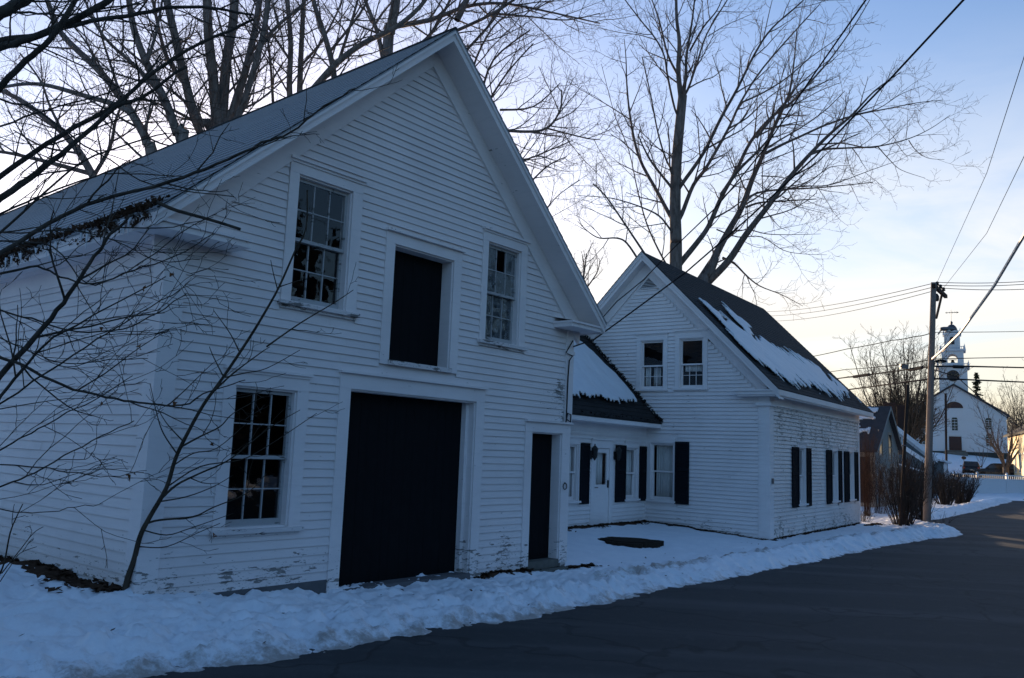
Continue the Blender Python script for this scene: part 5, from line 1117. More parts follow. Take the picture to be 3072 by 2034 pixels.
def car(label, loc, rz, pickup=False):
    r = root("parked_car", label, "car", loc, rz)
    L, W, Hh = 4.5, 1.8, 1.62
    prof = [(-2.2, .32), (-2.25, .62), (-2.18, .92), (-2.05, 1.0), (-1.75, 1.55), (-1.4, 1.64), (.3, 1.62), (.6, 1.55), (1.15, 1.04), (2.05, .90), (2.22, .70), (2.22, .35)]
    mb = MB(); n = len(prof)
    rings = [(.0, .86), (.06, 1.), (.94, 1.), (1., .86)]
    cx = sum(p[0] for p in prof) / n; cz = .8; vs = []; fs = []
    for f, k in ((-1, .94), (-.9, 1.), (.9, 1.), (1, .94)):
        for x, z in prof:
            tuck = 1 - .22 * max(0, z - .95) / .7; vs.append((cx + (x - cx) * k, f * W / 2 * tuck, cz + (z - cz) * k))
    for i in range(3):
        for j in range(n): fs.append((i * n + j, i * n + (j + 1) % n, (i + 1) * n + (j + 1) % n, (i + 1) * n + j))
    fs += [tuple(range(n))[::-1], tuple(range(3 * n, 4 * n))]
    mb.add(vs, fs); bd = mb.build("body", "car_paint", r)
    mb = MB(); mb.quad((-2.10, -.68, 1.05), (-2.10, .68, 1.05), (-1.82, .60, 1.50), (-1.82, -.60, 1.50)); mb.build("rear_window", "car_glass", bd)
    mb = MB(); mb.quad((1.14, -.66, 1.08), (1.14, .66, 1.08), (.66, .58, 1.53), (.66, -.58, 1.53)); mb.build("windscreen", "car_glass", bd)
    for s in (-1, 1):
        mb = MB(); y = s * .905; mb.quad((-1.6, y * .985, 1.06), (.95, y * .985, 1.06), (.5, y * .89, 1.5), (-1.5, y * .89, 1.5)); mb.build("side_window", "car_glass", bd)
        for x in (-1.4, 1.4):
            mb = MB(); mb.lathe([(.20, -.1), (.33, -.1), (.345, -.05), (.345, .05), (.33, .1), (.20, .1)], 16); mb.map(lambda p: (x + p[0], s * .80 + p[2], .34 + p[1])); w = mb.build("tyre", "tyre", r)
            mb = MB(); mb.lathe([(.02, 0), (.2, .02), (.21, .06)], 12); mb.map(lambda p: (x + p[0], s * (.86 + p[2] * .5), .34 + p[1])); mb.build("rim", "alloy", w)
        mb = MB(); mb.box(-2.27, -2.19, s * .72 - .1, s * .72 + .1, .80, 1.0); mb.build("tail_light", "tail_lamp", r)
        mb = MB(); mb.box(2.17, 2.25, s * .66 - .16, s * .66 + .16, .66, .80); mb.build("headlight", "head_lamp", r)
        mb = MB(); mb.box(.75, .9, s * 1.0 - .1, s * 1.0 + .1, 1.02, 1.16); mb.build("mirror", "car_paint", r)
    mb = MB(); mb.box(-2.30, -2.24, -.16, .16, .62, .76); mb.build("number_plate", "plate", r)
    return r
def vinyl_fence():
    a = at(2845, 1491, 61.8); y = a.y; z = gz(a.x + 3, y); r = root("vinyl_fence", "long white vinyl privacy fence with slim top lattice behind the snowbank", "fence", (a.x, y, z))
    L = 40; n = 18; st = 2.2
    for i in range(n):
        x = i * st; mb = MB(); mb.box(x - .065, x + .065, -.065, .065, -.3, 1.5); mb.lathe([(.10, 1.5), (.10, 1.53), (.01, 1.6)], 4, (x, 0, 0)); mb.build("post", "white_vinyl", r)
        if i < n - 1:
            mb = MB(); x0, x1 = x + .065, x + st - .065; mb.box(x0, x1, -.03, .03, -.2, 1.08); mb.box(x0, x1, -.04, .04, 1.04, 1.12); mb.box(x0, x1, -.04, .04, 1.34, 1.42)
            k = 14
            for j in range(k): xx = x0 + (x1 - x0) * (j + .5) / k; mb.box(xx - .02, xx + .02, -.012, .012, 1.12, 1.34)
            mb.build("panel", "white_vinyl", r)
def grey_house():
    c = at(2625, 1528, 37.); g = gz(c.x, c.y); r = root("cottage", "small grey clapboard cottage with snowy roof beyond the farmhouse", "house", (c.x, c.y, c.z), THH)
    W = 5.2; LX = -7.; TG = lambda a, d, z: (d, a, z); TF = lambda a, d, z: (a, -d, z); ez, az = 2.72, 4.62
    mb = MB(); clap(mb, TG, .25, 4.5, .12, lambda z: (max(.12, (z - ez) / (az - ez) * 2.6), min(W - .12, W - (z - ez) / (az - ez) * 2.6)), [(.9, 1.75, 2.4, 3.6), (2.9, 3.75, 2.2, 3.5), (.8, 1.6, .7, 2.0), (3.2, 4., .7, 2.)])
    mb.add([(0 - .004, 0, -.3), (-.004, W, -.3), (-.004, W, ez), (-.004, W / 2, az), (-.004, 0, ez)], ((0, 1, 2, 3, 4),)); mb.build("gable_wall", "grey_green_siding", r)
    mb = MB(); clap(mb, TF, .25, ez - .2, .12, lambda z: (LX, -1.35)); mb.quad((LX, .004, -.3), (0, .004, -.3), (0, .004, ez), (LX, .004, ez)); mb.quad((LX, W, -.3), (0, W, -.3), (0, W, ez), (LX, W, ez)); mb.add([(LX, 0, -.3), (LX, W, -.3), (LX, W, ez), (LX, W / 2, az), (LX, 0, ez)], ((0, 1, 2, 3, 4),)); mb.build("wall", "grey_green_siding", r)
    mb = MB(); tbox(mb, TF, -.16, .03, -.02, .03, 0, ez); tbox(mb, TG, 0, .12, -.02, .028, 0, ez); tbox(mb, TF, LX, -.16, -.02, .035, .0, .26); tbox(mb, TG, .12, W, -.02, .03, .0, .25); tbox(mb, TG, W - .12, W, -.02, .028, .25, ez); tbox(mb, TF, -1.35, -1.2, -.02, .03, .26, 2.4); tbox(mb, TF, -1.35, -.16, -.02, .032, 2.3, 2.5); mb.build("trim", "tan_trim", r)
    mb = MB(); tbox(mb, TF, -1.2, -.16, -.03, .012, .26, 2.3); mb.build("porch_screen", "brown_door", r)
    mb = MB(); tbox(mb, TF, LX, .02, -.1, .02, -.5, .0); tbox(mb, TG, .02, W, -.1, .02, -.5, .0); mb.build("foundation", "foundation", r)
    mb = MB()
    for s in (0, 1):
        y0, y1 = (-.3, W / 2) if s == 0 else (W + .3, W / 2); zz = ez - .22
        mb.prism([(LX - .2, y0, zz), (LX - .2, y1, az), (LX - .2, y1, az + .12), (LX - .2, y0, zz + .12)], [(.22, y0, zz), (.22, y1, az), (.22, y1, az + .12), (.22, y0, zz + .12)])
    rf = mb.build("roof", "mid_shingles", r)
    mb = MB()
    for s in (0, 1):
        y0, y1 = (-.32, W / 2) if s == 0 else (W + .32, W / 2); zz = ez - .27; mb.prism([(.221, y0, zz), (.221, y1, az - .04), (.221, y1, az + .10), (.221, y0, zz + .12)], [(.25, y0, zz), (.25, y1, az - .04), (.25, y1, az + .10), (.25, y0, zz + .12)])
    mb.build("rake_trim", "grey_green_siding", rf)
    for a0, a1, z0, z1 in ((.9, 1.75, 2.4, 3.45), (2.9, 3.75, 2.2, 3.4), (.8, 1.6, .7, 1.9), (3.2, 4., .7, 1.9)):
        mb = MB(); P = .03
        for q in ((a0, a0 + .1, z0, z1), (a1 - .1, a1, z0, z1), (a0, a1, z1, z1 + .12), (a0 - .04, a1 + .04, z0 - .06, z0), (a0, a1, (z0 + z1) / 2 - .02, (z0 + z1) / 2 + .02)): tbox(mb, TG, q[0], q[1], -.01, P, q[2], q[3])
        w = mb.build("window", "tan_trim", r); mb = MB(); mb.quad(TG(a0 + .08, .004, z0), TG(a1 - .08, .004, z0), TG(a1 - .08, .004, z1), TG(a0 + .08, .004, z1)); mb.build("pane", "car_glass", w)
    # its old snow
    def bald(v, u): return np.zeros(v.shape, bool)
    n = 60; V = []; 
    us = np.arange(LX, .1, .06); ys = np.arange(-.2, W / 2 - .05, .05); U, Y = np.meshgrid(us, ys, indexing='ij')
    keep = (fbm(U * 1., Y * 2.2, .9, 3, 2) < .20) & (Y - 2.45 + .5 * fbm(U, Y, .8, 2, 4) < 0) & (U < -.30 + .45 * fbm(U, Y, 1.1, 3, 9))
    z = (ez - .22) + (az - ez + .22) * (Y + .3) / (W / 2 + .3) + .19; idx = np.arange(U.size).reshape(U.shape); k = keep[:-1, :-1] & keep[1:, :-1] & keep[1:, 1:] & keep[:-1, 1:]
    Q = np.stack([idx[:-1, :-1][k], idx[1:, :-1][k], idx[1:, 1:][k], idx[:-1, 1:][k]], 1)
    o = npmesh("roof_snow", np.stack([U.ravel(), Y.ravel(), z.ravel()], 1), Q, "roof_snow"); o.location = r.location; o.rotation_euler = (0, 0, THH); s = o.modifiers.new("s", 'SOLIDIFY'); s.thickness = .06
    tag(o, "broken sheets of snow on the cottage roof", "snow", kind="stuff")
def blue_building():
    D = 58.; c = at(2672, 1482, D); r = root("blue_grey_house", "blue grey building with white slanting roof trim and two chimneys beyond the utility pole", "house", (c.x, c.y, EYE - 1.9), -R(24.4))
    T = lambda a, d, z: (a, -d, z)
    mb = MB(); clap(mb, T, 0, 4.8, .14, lambda z: (-2.6 if z < 2.7 else -2.6 * (4.9 - z) / 2.2, 2.6 if z < 2.7 else 2.6 * (4.9 - z) / 2.2)); tprism(mb, T, [(-2.6, -.5), (2.6, -.5), (2.6, 2.7), (0, 4.9), (-2.6, 2.7)], -.006, -8); mb.build("wall", "blue_grey_siding", r)
    mb = MB()
    for s in (-1, 1): tprism(mb, T, [(0, 5.08), (0, 4.92), (s * 2.95, 2.42), (s * 2.95, 2.58)], .24, -8.2)
    rf = mb.build("roof", "roof_snow", r)
    mb = MB()
    for s in (-1, 1): tprism(mb, T, [(0, 4.95), (0, 4.70), (s * 2.95, 2.20), (s * 2.95, 2.45)], .25, .30); tprism(mb, T, [(0, 4.72), (0, 4.5), (s * 2.8, 2.13), (s * 2.8, 2.35)], .0, .03)
    mb.build("rake_trim", "white_vinyl", rf)
    for a, d, w, h in ((.05, -3, .36, 6.35), (.85, -5, .3, 6.3)):
        mb = MB(); tbox(mb, T, a - w, a + w, d - .5, d, 3.5, h); tbox(mb, T, a - w - .06, a + w + .06, d - .55, d + .05, h, h + .14); mb.build("chimney", "brick", r)
    mb = MB()
    for q in ((.36, .45, 3.45, 3.95), (.75, .84, 3.45, 3.95), (.36, .84, 3.9, 4.0), (.33, .87, 3.4, 3.47)): tbox(mb, T, q[0], q[1], .0, .05, q[2], q[3])
    w = mb.build("window", "white_vinyl", r); mb = MB(); mb.quad(T(.4, .02, 3.45), T(.8, .02, 3.45), T(.8, .02, 3.95), T(.4, .02, 3.95)); mb.build("pane", "car_glass", w)
    # front wing with its own rake
    mb = MB(); tprism(mb, T, [(-2., -.5), (2., -.5), (2., 2.35), (-.25, 3.9), (-2., 2.6)], .3, 1.9); wg = mb.build("wing", "blue_grey_siding", r)
    mb = MB(); tprism(mb, T, [(-.25, 4.08), (-.25, 3.9), (2.35, 2.1), (2.35, 2.28)], .25, 2.15); tprism(mb, T, [(-.25, 4.08), (-.25, 3.9), (-2.2, 2.45), (-2.2, 2.63)], .25, 2.15); mb.build("wing_roof", "roof_snow", wg)
    mb = MB(); tprism(mb, T, [(-.25, 3.95), (-.25, 3.75), (2.35, 1.95), (2.35, 2.15)], 2.15, 2.2); tprism(mb, T, [(-.25, 3.95), (-.25, 3.75), (-2.2, 2.3), (-2.2, 2.5)], 2.15, 2.2); mb.build("wing_trim", "white_vinyl", wg)
    mb = MB(); tprism(mb, T, [(.1, 2.1), (.1, 2.2), (2.05, 1.62), (2.05, 1.52)], 1.95, 3.4); mb.build("porch_roof", "roof_snow", r)
    mb = MB(); tprism(mb, T, [(2.6, -.5), (3.55, -.5), (3.55, 2.2), (2.6, 2.4)], -.5, -6); sd = mb.build("side_shed", "blue_grey_siding", r)
    mb = MB(); tprism(mb, T, [(2.3, 2.62), (2.3, 2.5), (3.85, 2.18), (3.85, 2.30)], -.2, -6.2); mb.build("shed_roof", "roof_snow", sd); mb = MB(); tbox(mb, T, 3.35, 3.56, -.49, -.44, -.3, 2.2); mb.build("corner_board", "white_vinyl", sd)
def yellow_building():
    A = Vector((56.6, 95.)); B = Vector((49.6, 79.)); d = (B - A).normalized(); L = (B - A).length; r = root("yellow_house", "cream yellow building catching the low sun at the right edge", "house", (A.x, A.y, EYE - 1.35), math.atan2(d.y, d.x))
    # local x along the sunny wall towards the viewer, +y behind it
    T = lambda a, dd, z: (a, -dd, z); H = 5.05
    mb = MB(); clap(mb, T, 0., H, .2, lambda z: (.2, L)); mb.box(.0, L, .01, 7.9, -1, H); mb.build("wall", "yellow_house", r)
    mb = MB(); mb.prism([(-.3, -.4, H - .05), (-.3, 4., H + 2.6), (-.3, 4., H + 2.8), (-.3, -.4, H + .15)], [(L + .3, -.4, H - .05), (L + .3, 4., H + 2.6), (L + .3, 4., H + 2.8), (L + .3, -.4, H + .15)]); mb.prism([(-.3, 8.4, H - .05), (-.3, 4., H + 2.6), (-.3, 4., H + 2.8), (-.3, 8.4, H + .15)], [(L + .3, 8.4, H - .05), (L + .3, 4., H + 2.6), (L + .3, 4., H + 2.8), (L + .3, 8.4, H + .15)]); mb.build("roof", "dark_shingles", r)
    for i in range(5):
        a = 2. + i * 3.; mb = MB()
        for q in ((a, a + .14, 1.2, 3.), (a + .9, a + 1.04, 1.2, 3.), (a, a + 1.04, 3., 3.14), (a, a + 1.04, 1.06, 1.2)): tbox(mb, T, q[0], q[1], .0, .06, q[2], q[3])
        w = mb.build("window", "white_vinyl", r); mb = MB(); mb.quad(T(a + .1, .03, 1.2), T(a + .95, .03, 1.2), T(a + .95, .03, 3.), T(a + .1, .03, 3.)); mb.build("pane", "car_glass", w)
def litter():
    q = random.Random(77); mb = MB(); gr = MB()
    eB = Vector((math.cos(THB), math.sin(THB))); nB = Vector((-eB.y, eB.x)); eH = Vector((math.cos(THH), math.sin(THH))); nH = Vector((-eH.y, eH.x)); ob = Vector(OB); oh = Vector(OH_)
    def leaf(x, y, s=.045, lift=.02):
        z = gz(x, y) + lift * q.random() + .004; a = q.uniform(0, 6.28); t = q.uniform(-.5, .5)
        c = Vector((x, y, z)); u = Vector((math.cos(a), math.sin(a), t)) * s * q.uniform(.5, 1.2); v = Vector((-math.sin(a), math.cos(a), q.uniform(-.5, .5))) * s * q.uniform(.4, .9)
        mb.add([c + u, c + v, c - u * .8, c - v], ((0, 1, 2), (0, 2, 3)))
    def strip(p, q_, w, n, side):
        for _ in range(n):
            f = q.random(); s = abs(q.gauss(0, .5)) * w * (.55 + .45 * math.sin(f * 17)); P = p.lerp(q_, f) + side * s; leaf(P.x, P.y, .045, .025)
    cl = ob + eB * -7.06
    strip(cl + nB * .1, cl + nB * 7., .45, 1500, -eB)
    strip(ob + eB * -2.2, ob + eB * -.9, .16, 420, -nB); strip(ob + eB * -1.2, ob + eB * .15, .10, 160, -nB); strip(ob + eB * .02, ob + eB * .75, .2, 260, -nB)
    strip(oh + eH * -3.3 + nH * -5., oh + eH * -3.3, .35, 1100, eH); strip(oh + eH * -3.3 + nH * -.1, oh + eH * -1.4, .22, 420, -nH); strip(oh + eH * -1.6, oh + eH * .2, .10, 160, -nH)
    strip(oh + nH * .1, oh + nH * 8.9, .12, 300, eH); strip(oh + nH * 8.0 + eH * .3, oh + nH * 9.4 + eH * .4, .35, 300, eH)
    def soil(p, q_, w, side, seed):
        n = max(6, int((q_ - p).length / .07)); k = 7; L = []
        for i in range(n + 1):
            f = i / n; ww = w * (.75 + .9 * float(fbm(np.array([f * (q_ - p).length]), np.array([seed * 3.1]), 1.6, 4, seed)[0])) * min(1, 9 * f, 9 * (1 - f)); L.append([p.lerp(q_, f) + side * (max(ww, .02) * j / (k - 1) - .04) for j in range(k)])
        o = len(mb.v); mb.v += [(a.x, a.y, gz(a.x, a.y) + (.016 if j < k - 1 else -.02)) for r in L for j, a in enumerate(r)]
        mb.f += [(o + i * k + j, o + i * k + j + 1, o + (i + 1) * k + j + 1, o + (i + 1) * k + j) for i in range(n) for j in range(k - 1)]
    soil(cl + nB * .0, cl + nB * 7.5, .50, -eB, 1); soil(ob + eB * -2.25, ob + eB * .1, .16, -nB, 2); soil(oh + eH * -3.3 + nH * -5., oh + eH * -3.28, .36, eH, 3); soil(oh + eH * -3.4, oh + eH * .1, .17, -nH, 4); soil(oh, oh + nH * 9.2, .16, eH, 5)
    for _ in range(70): x, y = xy(q.uniform(3, 22), q.uniform(5.5, 7.6)); leaf(x, y, .03, .01)
    o = mb.build("leaf_litter", "leaf_brown"); tag(o, "dead brown leaves along the wall feet where the snow has melted", "leaves", kind="stuff")
    # debris and ice in the sagging eave of the barn
    mb = MB(); ic = MB()
    for _ in range(4600):
        v = q.uniform(-.35, 6.) ; u = -7.43 + abs(q.gauss(0, .07)); z = EYE + 2.15 + (u + 7.43) * .9 - .012 * v + .03 + q.uniform(-.16, .02) * (1 if u < -7.38 else 0); dens = .5 + .5 * math.sin(v * 2.3 + 1)
        if q.random() > dens + .25: continue
        P = ob + eB * (u - .02) + nB * v; c = Vector((P.x, P.y, z)); e = [c + Vector((q.gauss(0, .022), q.gauss(0, .022), q.gauss(0, .022))) for _ in range(3)]; mb.add(e, ((0, 1, 2),))
    o = mb.build("eave_debris", "leaf_brown"); tag(o, "dark rotted leaves and twigs lodged along the barn eave", "debris", kind="stuff")
    for _ in range(26):
        v = q.uniform(-.2, 5.5); u = -7.47; P = ob + eB * u + nB * v; z = EYE + 2.12 - .012 * v; h = q.uniform(.05, .22); ic.tube([(P.x, P.y, z), (P.x, P.y, z - h * .5), (P.x, P.y, z - h)], [.016, .01, .002], 5)
    o = ic.build("ice", "roof_snow"); tag(o, "small icicles and ice lumps hanging in the barn eave debris", "ice", kind="stuff")
    # dark round patch in the yard
    c = at(1878, 1633, 17.6); vs = []; n = 60
    P0 = Vector((2.6, 17.6)); ring = [(P0 + Vector((math.cos(a), math.sin(a))) * .62 * (1 + .08 * math.sin(3 * a + 1) + .06 * math.sin(7 * a) + rng.uniform(-.06, .06))) for a in [i * 6.2832 / n for i in range(n)]]
    zc = max(gz(p.x, p.y) for p in ring + [P0]) + .012; b = MB(); b.prism([(p.x - P0.x, p.y - P0.y, -.12) for p in ring], [(p.x - P0.x, p.y - P0.y, 0) for p in ring]); b.lathe([(.50, .0), (.50, .012), (.03, .016)], 24)
    o = b.build("well_cover", "bare_soil", None, loc=(P0.x, P0.y, zc)); tag(o, "dark round cover lying bare in the snow of the yard before the ell", "cover")
def setting_far():
    # parking strip, cars, sign
    mb = MB(); z = EYE - 1.02
    V = []; xs = np.arange(40, 75, 2.5); ys = np.arange(89, 99.1, 2.); X, Y = np.meshgrid(xs, ys, indexing='ij'); Z = ground_z(X, Y, False)[0] + .03; idx = np.arange(X.size).reshape(X.shape)
    Q = np.stack([idx[:-1, :-1].ravel(), idx[1:, :-1].ravel(), idx[1:, 1:].ravel(), idx[:-1, 1:].ravel()], 1); o = npmesh("parking_lot", np.stack([X.ravel(), Y.ravel(), Z.ravel()], 1), Q, "asphalt"); tag(o, "dark cleared parking strip below the church", None, kind="structure")
    p = at(2914, 1432, 95.); car("dark car seen from behind, parked below the church beside a small sign", (p.x, p.y, gz(p.x, p.y) + .03), R(62))
    p = at(2992, 1434, 92.); car("dark car parked side on by the trunk of the roadside tree", (p.x, p.y, gz(p.x, p.y) + .03), R(150))
    p = at(2893, 1420, 93.); g = gz(p.x, p.y); r = root("road_sign", "small dark sign on a post beside the parked car", "sign", (p.x, p.y, g)); mb = MB(); mb.tube([(0, 0, -.2), (0, 0, 2.)], .03, 6); mb.build("post", "dark_post", r); mb = MB(); mb.lathe([(.02, -.02), (.28, -.02), (.28, .02), (.02, .02)], 8); mb.map(lambda q: (q[0], q[2], 2.1 + q[1] * .7)); mb.build("plate", "iron", r)
    # trees near and far
    p = at(2715, 1400, 78.); far_bare("bare_tree", "broad bare tree with a fan of thin upright limbs behind the utility pole", (p.x, p.y, EYE - 1.6), 13.4, 34, 201, .8, trunk=.3, dens=1.5)
    p = at(2620, 1400, 90.); far_bare("bare_tree", "slim pale bare tree above the cottage roof", (p.x, p.y, EYE - 1.6), 9.4, 7, 211, .35, trunk=.13, dens=.9)
    p = at(3019, 1437, 88.); far_bare("bare_tree", "dark bare tree between church and yellow building", (p.x, p.y, EYE - 1.1), 8.6, 8, 221, .8, mat="twig_bark", trunk=.34, dens=.7)
    p = at(2946, 1412, 101.); far_bare("bare_tree", "thin young tree on the snowy slope below the church", (p.x, p.y, gz(p.x, p.y)), 3.2, 5, 231, .6, mat="twig_bark", trunk=.05, scale=.3)
    p = at(2640, 1290, 130.); G = "bare trees on the skyline"
    lab = ["left of the brick chimney", "behind the brick chimney", "right of the brick chimney", "seen through the limbs by the pole"]
    for i, (x, y, h) in enumerate(((2590, 140, 9.5), (2640, 150, 10), (2700, 145, 9), (2750, 150, 9.5))):
        p = at(x, 1395, y); far_bare("skyline_tree", f"brown hazy bare tree low on the skyline, {lab[i]}", (p.x, p.y, EYE + 1.2), h, 9, 240 + 3 * i, .9, trunk=.2, dens=.6, group=G)
    lab = ["just right of the church", "over the yellow roof", "at the right edge", "tall one behind the yellow roof"]
    for i, (x, y, h) in enumerate(((3035, 135, 11), (3062, 125, 11.5), (3095, 120, 14), (3055, 150, 12))):
        p = at(x, 1400, y); far_bare("skyline_tree", f"brown bare tree on the skyline, {lab[i]}", (p.x, p.y, EYE + 1.5), h, 10, 260 + 3 * i, .9, trunk=.22, dens=.7, group=G)
    p = at(2938, 1380, 135.); conifer("ragged tall dark spruce to the right of the church tower", (p.x, p.y, EYE + 2.), 13.6, 2.3, 1)
    p = at(2953, 1380, 133.); conifer("short dense dark spruce at the church roof slope", (p.x, p.y, EYE + 2.), 8.7, 1.7, 2)
    p = at(2992, 1380, 140.); conifer("small distant conifer low over the church eave, left one", (p.x, p.y, EYE + 2.), 6.2, 1.2, 3); p = at(3000, 1380, 140.); conifer("small distant conifer low over the church eave, right one", (p.x, p.y, EYE + 2.), 5.2, 1.1, 4)
    # shrubs by the pole
    p = at(2708, 1590, 27.3); shrub("shrub", "tangled leafless shrub round the leaning post", (p.x, p.y, gz(p.x, p.y)), 2.15, 2.0, 120, 301)
    p = at(2760, 1560, 29.5); shrub("shrub", "twiggy leafless shrub just left of the utility pole", (p.x, p.y, gz(p.x, p.y)), 2.3, 1.7, 90, 303)
    p = at(2640, 1545, 33.); shrub("shrub", "rust brown shrub before the cottage gable", (p.x, p.y, gz(p.x, p.y)), 2.3, 1.8, 60, 305, "red_twigs", .006)
    p = at(2603, 1550, 31.); shrub("shrub", "rusty twiggy bush against the cottage porch, close to the farmhouse corner", (p.x, p.y, gz(p.x, p.y)), 3.1, .9, 60, 306, "red_twigs", .006)
    p = at(2835, 1527, 43.); shrub("hedge_shrub", "dense dark bush right of the utility pole", (p.x, p.y, gz(p.x, p.y)), 1.75, 2.3, 130, 307, "shrub_bark", .016); p = at(2885, 1517, 44.5); shrub("hedge_shrub", "dense dark bush at the end of the white fence", (p.x, p.y, gz(p.x, p.y)), 1.7, 2.2, 130, 309, "shrub_bark", .016)
    p = at(2590, 1568, 28.2); shrub("weed", "low dark dry weeds at the far corner of the farmhouse", (p.x, p.y, gz(p.x, p.y)), .4, 1.0, 60, 311, "shrub_bark", .006, cat="weeds")
    p = at(2830, 1565, 30.); shrub("weed", "thin bent stalks in the snow right of the pole foot", (p.x, p.y, gz(p.x, p.y)), .5, 1.6, 10, 313, "shrub_bark", .007, cat="weeds")
    # leaning post
    a = at(2700, 1570, 27.); b = at(2724, 1155, 27.); a.z = gz(a.x, a.y) - .1; r = root("leaning_post", "thin dark wooden post leaning right inside the shrub", "post", a); mb = MB(); mb.tube([Vector((0, 0, 0)), (b - a) * .5, b - a], [.055, .05, .043], 9); mb.build("shaft", "dark_post", r, True); mb = MB(); c = (b - a) * .58; mb.tube([c + Vector((.09 * math.cos(i * .785), .09 * math.sin(i * .785), 0)) for i in range(9)], .018, 5); mb.build("band", "grey_metal", r)
    # thin far pole before the church
    a = at(2840, 1440, 75.); b = at(2837, 1180, 75.); mb = MB(); mb.tube([a, b], .10, 7); o = mb.build("far_pole", "dark_post"); tag(o, "thin distant pole standing before the church front", "utility pole")
    # unseen trees added to darken pane reflections and block the low sun
    q = random.Random(9); mb = MB()
    spots = [(44 + q.uniform(-5, 8) + max(0, -45 + i * 1.6 - 20) * .5, -45 + i * 1.6 + q.uniform(-1, 1)) for i in range(66)]
    spots += [(38 * math.cos(R(a)) - 4 + q.uniform(-4, 4), 36 * math.sin(R(a)) + q.uniform(-4, 4)) for a in np.arange(165, 300, 1.9)]
    spots += [(*xy(t_, -14.5 + q.uniform(-1, 1)), 4.2) for t_ in np.arange(-26, 70, 1.5)]
    spots += [(x_ + q.uniform(-.6, .6), 56 + q.uniform(-5, 5) - .15 * x_, 12.6) for x_ in np.arange(-34, -1., .8)]  # row added behind the barn to keep low sun off it
    for sp in spots:
        x, y = sp[:2]; h = q.uniform(6.5, 12.5); w = q.uniform(1.6, 3.2); z = EYE - 1.6
        if x > 30: h *= 1.4; w *= 1.5
        if len(sp) > 2: h = sp[2] * q.uniform(.85, 1.05)
        for _ in range(110):
            f = q.random() ** 1.1; rr = w * (1 - f) ** .6 * math.sqrt(q.random()); a = q.uniform(0, 6.28); c = Vector((x + math.cos(a) * rr, y + math.sin(a) * rr, z + h * f)); mb.add([c + Vector((q.gauss(0, .7), q.gauss(0, .7), q.gauss(0, .5))) for _ in range(3)], ((0, 1, 2),))
    o = mb.build("added_woods", "dark_woods"); tag(o, "dark trees added out of view, mirrored in the panes and blocking low sun", "added_woods", kind="stuff")

terrain()
barn(); house()
roof_snow("roof_snow", "long ragged patch of old snow on the farmhouse roof", OH_, THH, HZ, (.37, 1.73), (-3.33, 5.50),
          [(.42, -2.14), (.97, -1.83), (1.61, -1.50), (2.05, -1.42), (2.2, -1.62), (2.42, -2.24), (2.75, -2.29), (3.2, -1.74), (3.45, -1.30), (4.3, -1.1), (5.6, -1.12), (7.2, -1.07), (8.0, -.75), (8.7, -.2), (8.6, .04), (5.7, .10), (3.2, .15), (1.1, .16), (.2, .0), (-.2, -.35), (-.25, -.85), (.1, -1.5)], .03, thick=.06, amp=.10, streaks=2.0)
roof_snow("roof_snow", "smooth broad field of snow on the low ell roof", OH_, THH, HZ, (-2.83, .88), (-5.35, 3.44),
          [(-8.6, -4.85), (-1.5, -4.86), (-.98, -4.9), (-.80, -4.55), (-.62, -4.0), (-.66, -3.42), (-.78, -3.28), (-1.1, -3.20), (-2.6, -3.2), (-8.6, -3.17)], .035, thick=.11, amp=.035, streaks=1.3)
big_maple(); trees_behind_barn(); near_tree(); sapling()
foot, top, ins = utility_pole(); wires(ins)
church(); vinyl_fence(); grey_house(); blue_building(); yellow_building(); litter(); setting_far()

# ------------------------------------------------------------------ light
SUN_AZ, SUN_EL = R(-14.), R(5.5)
VEIL, VEILC = 1.25, 2.9
wd = bpy.data.worlds.new("World"); scene.world = wd; wd.use_nodes = True; nt = wd.node_tree; bg = nt.nodes["Background"]
sky = nt.nodes.new("ShaderNodeTexSky"); sky.sky_type = 'NISHITA'; sky.sun_disc = False; sky.sun_elevation = SUN_EL; sky.sun_rotation = SUN_AZ
sky.air_density = 1.0; sky.dust_density = 1.2; sky.ozone_density = 3.2
# thin high cloud and bright haze round the low sun
def wn(k, **kw):
    x = nt.nodes.new(k)
    for q, v in kw.items(): setattr(x, q, v)
    return x
def wm(op, a, b=None):
    x = wn("ShaderNodeMath", operation=op)
    for i, v in enumerate((a, b)):
        if v is None: continue
        if isinstance(v, bpy.types.NodeSocket): nt.links.new(v, x.inputs[i])
        else: x.inputs[i].default_value = v
    return x.outputs[0]
def ws(v, lo, hi, o0=0., o1=1.):
    x = wn("ShaderNodeMapRange", interpolation_type='SMOOTHSTEP')
    for k, q in (("From Min", lo), ("From Max", hi), ("To Min", o0), ("To Max", o1)): x.inputs[k].default_value = q
    nt.links.new(v, x.inputs["Value"]); return x.outputs[0]
tc = wn("ShaderNodeTexCoord"); sx = wn("ShaderNodeSeparateXYZ"); nt.links.new(tc.outputs["Generated"], sx.inputs[0])
mp = wn("ShaderNodeMapping"); mp.inputs["Scale"].default_value = (1.3, 1.3, 5.); mp.inputs["Location"].default_value = (.35, .2, 0.); nt.links.new(tc.outputs["Generated"], mp.inputs[0])
no = wn("ShaderNodeTexNoise"); no.inputs["Scale"].default_value = 2.; no.inputs["Detail"].default_value = 7; no.inputs["Roughness"].default_value = .58; no.inputs["Distortion"].default_value = .5; nt.links.new(mp.outputs[0], no.inputs["Vector"])
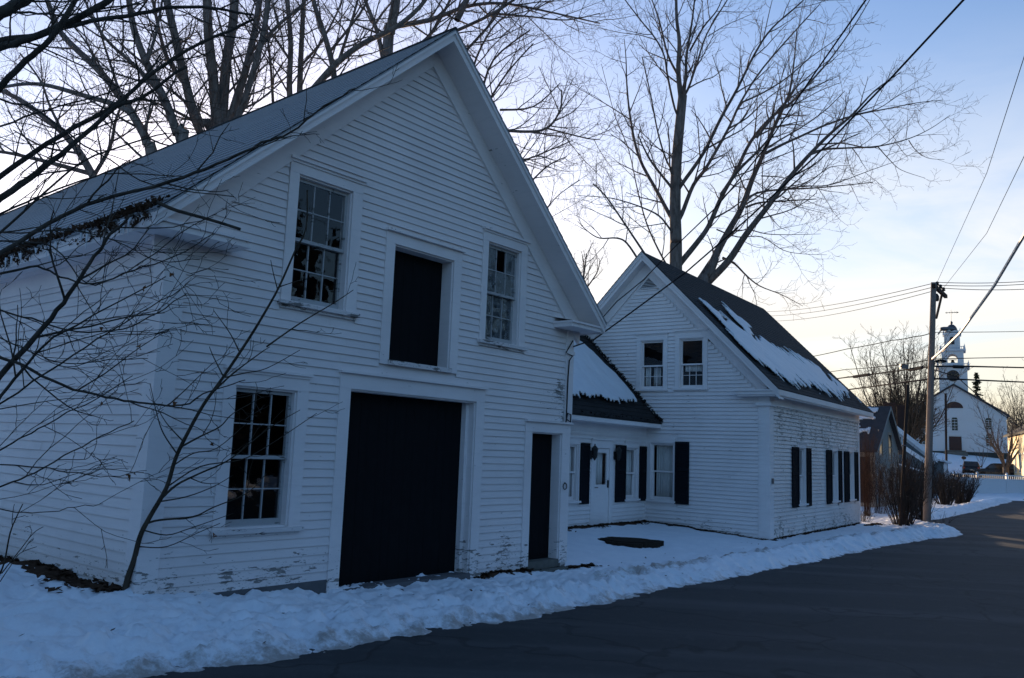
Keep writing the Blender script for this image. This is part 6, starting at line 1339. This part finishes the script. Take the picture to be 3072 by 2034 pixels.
dt = wn("ShaderNodeVectorMath", operation='DOT_PRODUCT'); nt.links.new(tc.outputs["Generated"], dt.inputs[0]); dt.inputs[1].default_value = (math.sin(R(22.)), math.cos(R(22.)), 0.)
side = ws(dt.outputs["Value"], .60, .97)
cloud = ws(no.outputs["Fac"], .36, .70)
low = ws(sx.outputs["Z"], .50, .04)
veil = wm('MULTIPLY', wm('MULTIPLY', side, low), wm('ADD', .45, wm('MULTIPLY', cloud, .75)))
veil = wm('MINIMUM', wm('MULTIPLY', veil, VEIL), 1.)
ramp = wn("ShaderNodeValToRGB"); nt.links.new(ws(sx.outputs["Z"], .0, .22), ramp.inputs[0])
ramp.color_ramp.elements[0].color = (1., .80, .52, 1); ramp.color_ramp.elements[1].color = (1., .985, .97, 1); e = ramp.color_ramp.elements.new(.35); e.color = (1., .93, .78, 1)
vm = wn("ShaderNodeVectorMath", operation='SCALE'); nt.links.new(ramp.outputs[0], vm.inputs[0]); vm.inputs[3].default_value = VEILC
mx = wn("ShaderNodeMix", data_type='RGBA'); nt.links.new(veil, mx.inputs[0]); wb = wn("ShaderNodeMix", data_type='RGBA', blend_type='MULTIPLY'); wb.inputs[0].default_value = 1.; nt.links.new(sky.outputs[0], wb.inputs[6]); wb.inputs[7].default_value = (1.14, 1.0, 1.02, 1)
nt.links.new(wb.outputs[2], mx.inputs[6]); nt.links.new(vm.outputs[0], mx.inputs[7])
nt.links.new(mx.outputs[2], bg.inputs[0]); bg.inputs[1].default_value = .12
sd = bpy.data.lights.new("sun", 'SUN'); sd.energy = 3.0; sd.angle = R(.6); sd.color = (1., .72, .45)
so = bpy.data.objects.new("sun", sd); col.objects.link(so)
dv = Vector((math.sin(SUN_AZ) * math.cos(SUN_EL), math.cos(SUN_AZ) * math.cos(SUN_EL), math.sin(SUN_EL))); so.rotation_euler = dv.to_track_quat('Z', 'Y').to_euler()
vs = scene.view_settings; vs.view_transform = 'Standard'; vs.look = 'None'; vs.gamma = 1.; vs.use_curve_mapping = False; vs.exposure = 1.6
scene.cycles.max_bounces = 6; scene.cycles.diffuse_bounces = 3; scene.cycles.transparent_max_bounces = 8
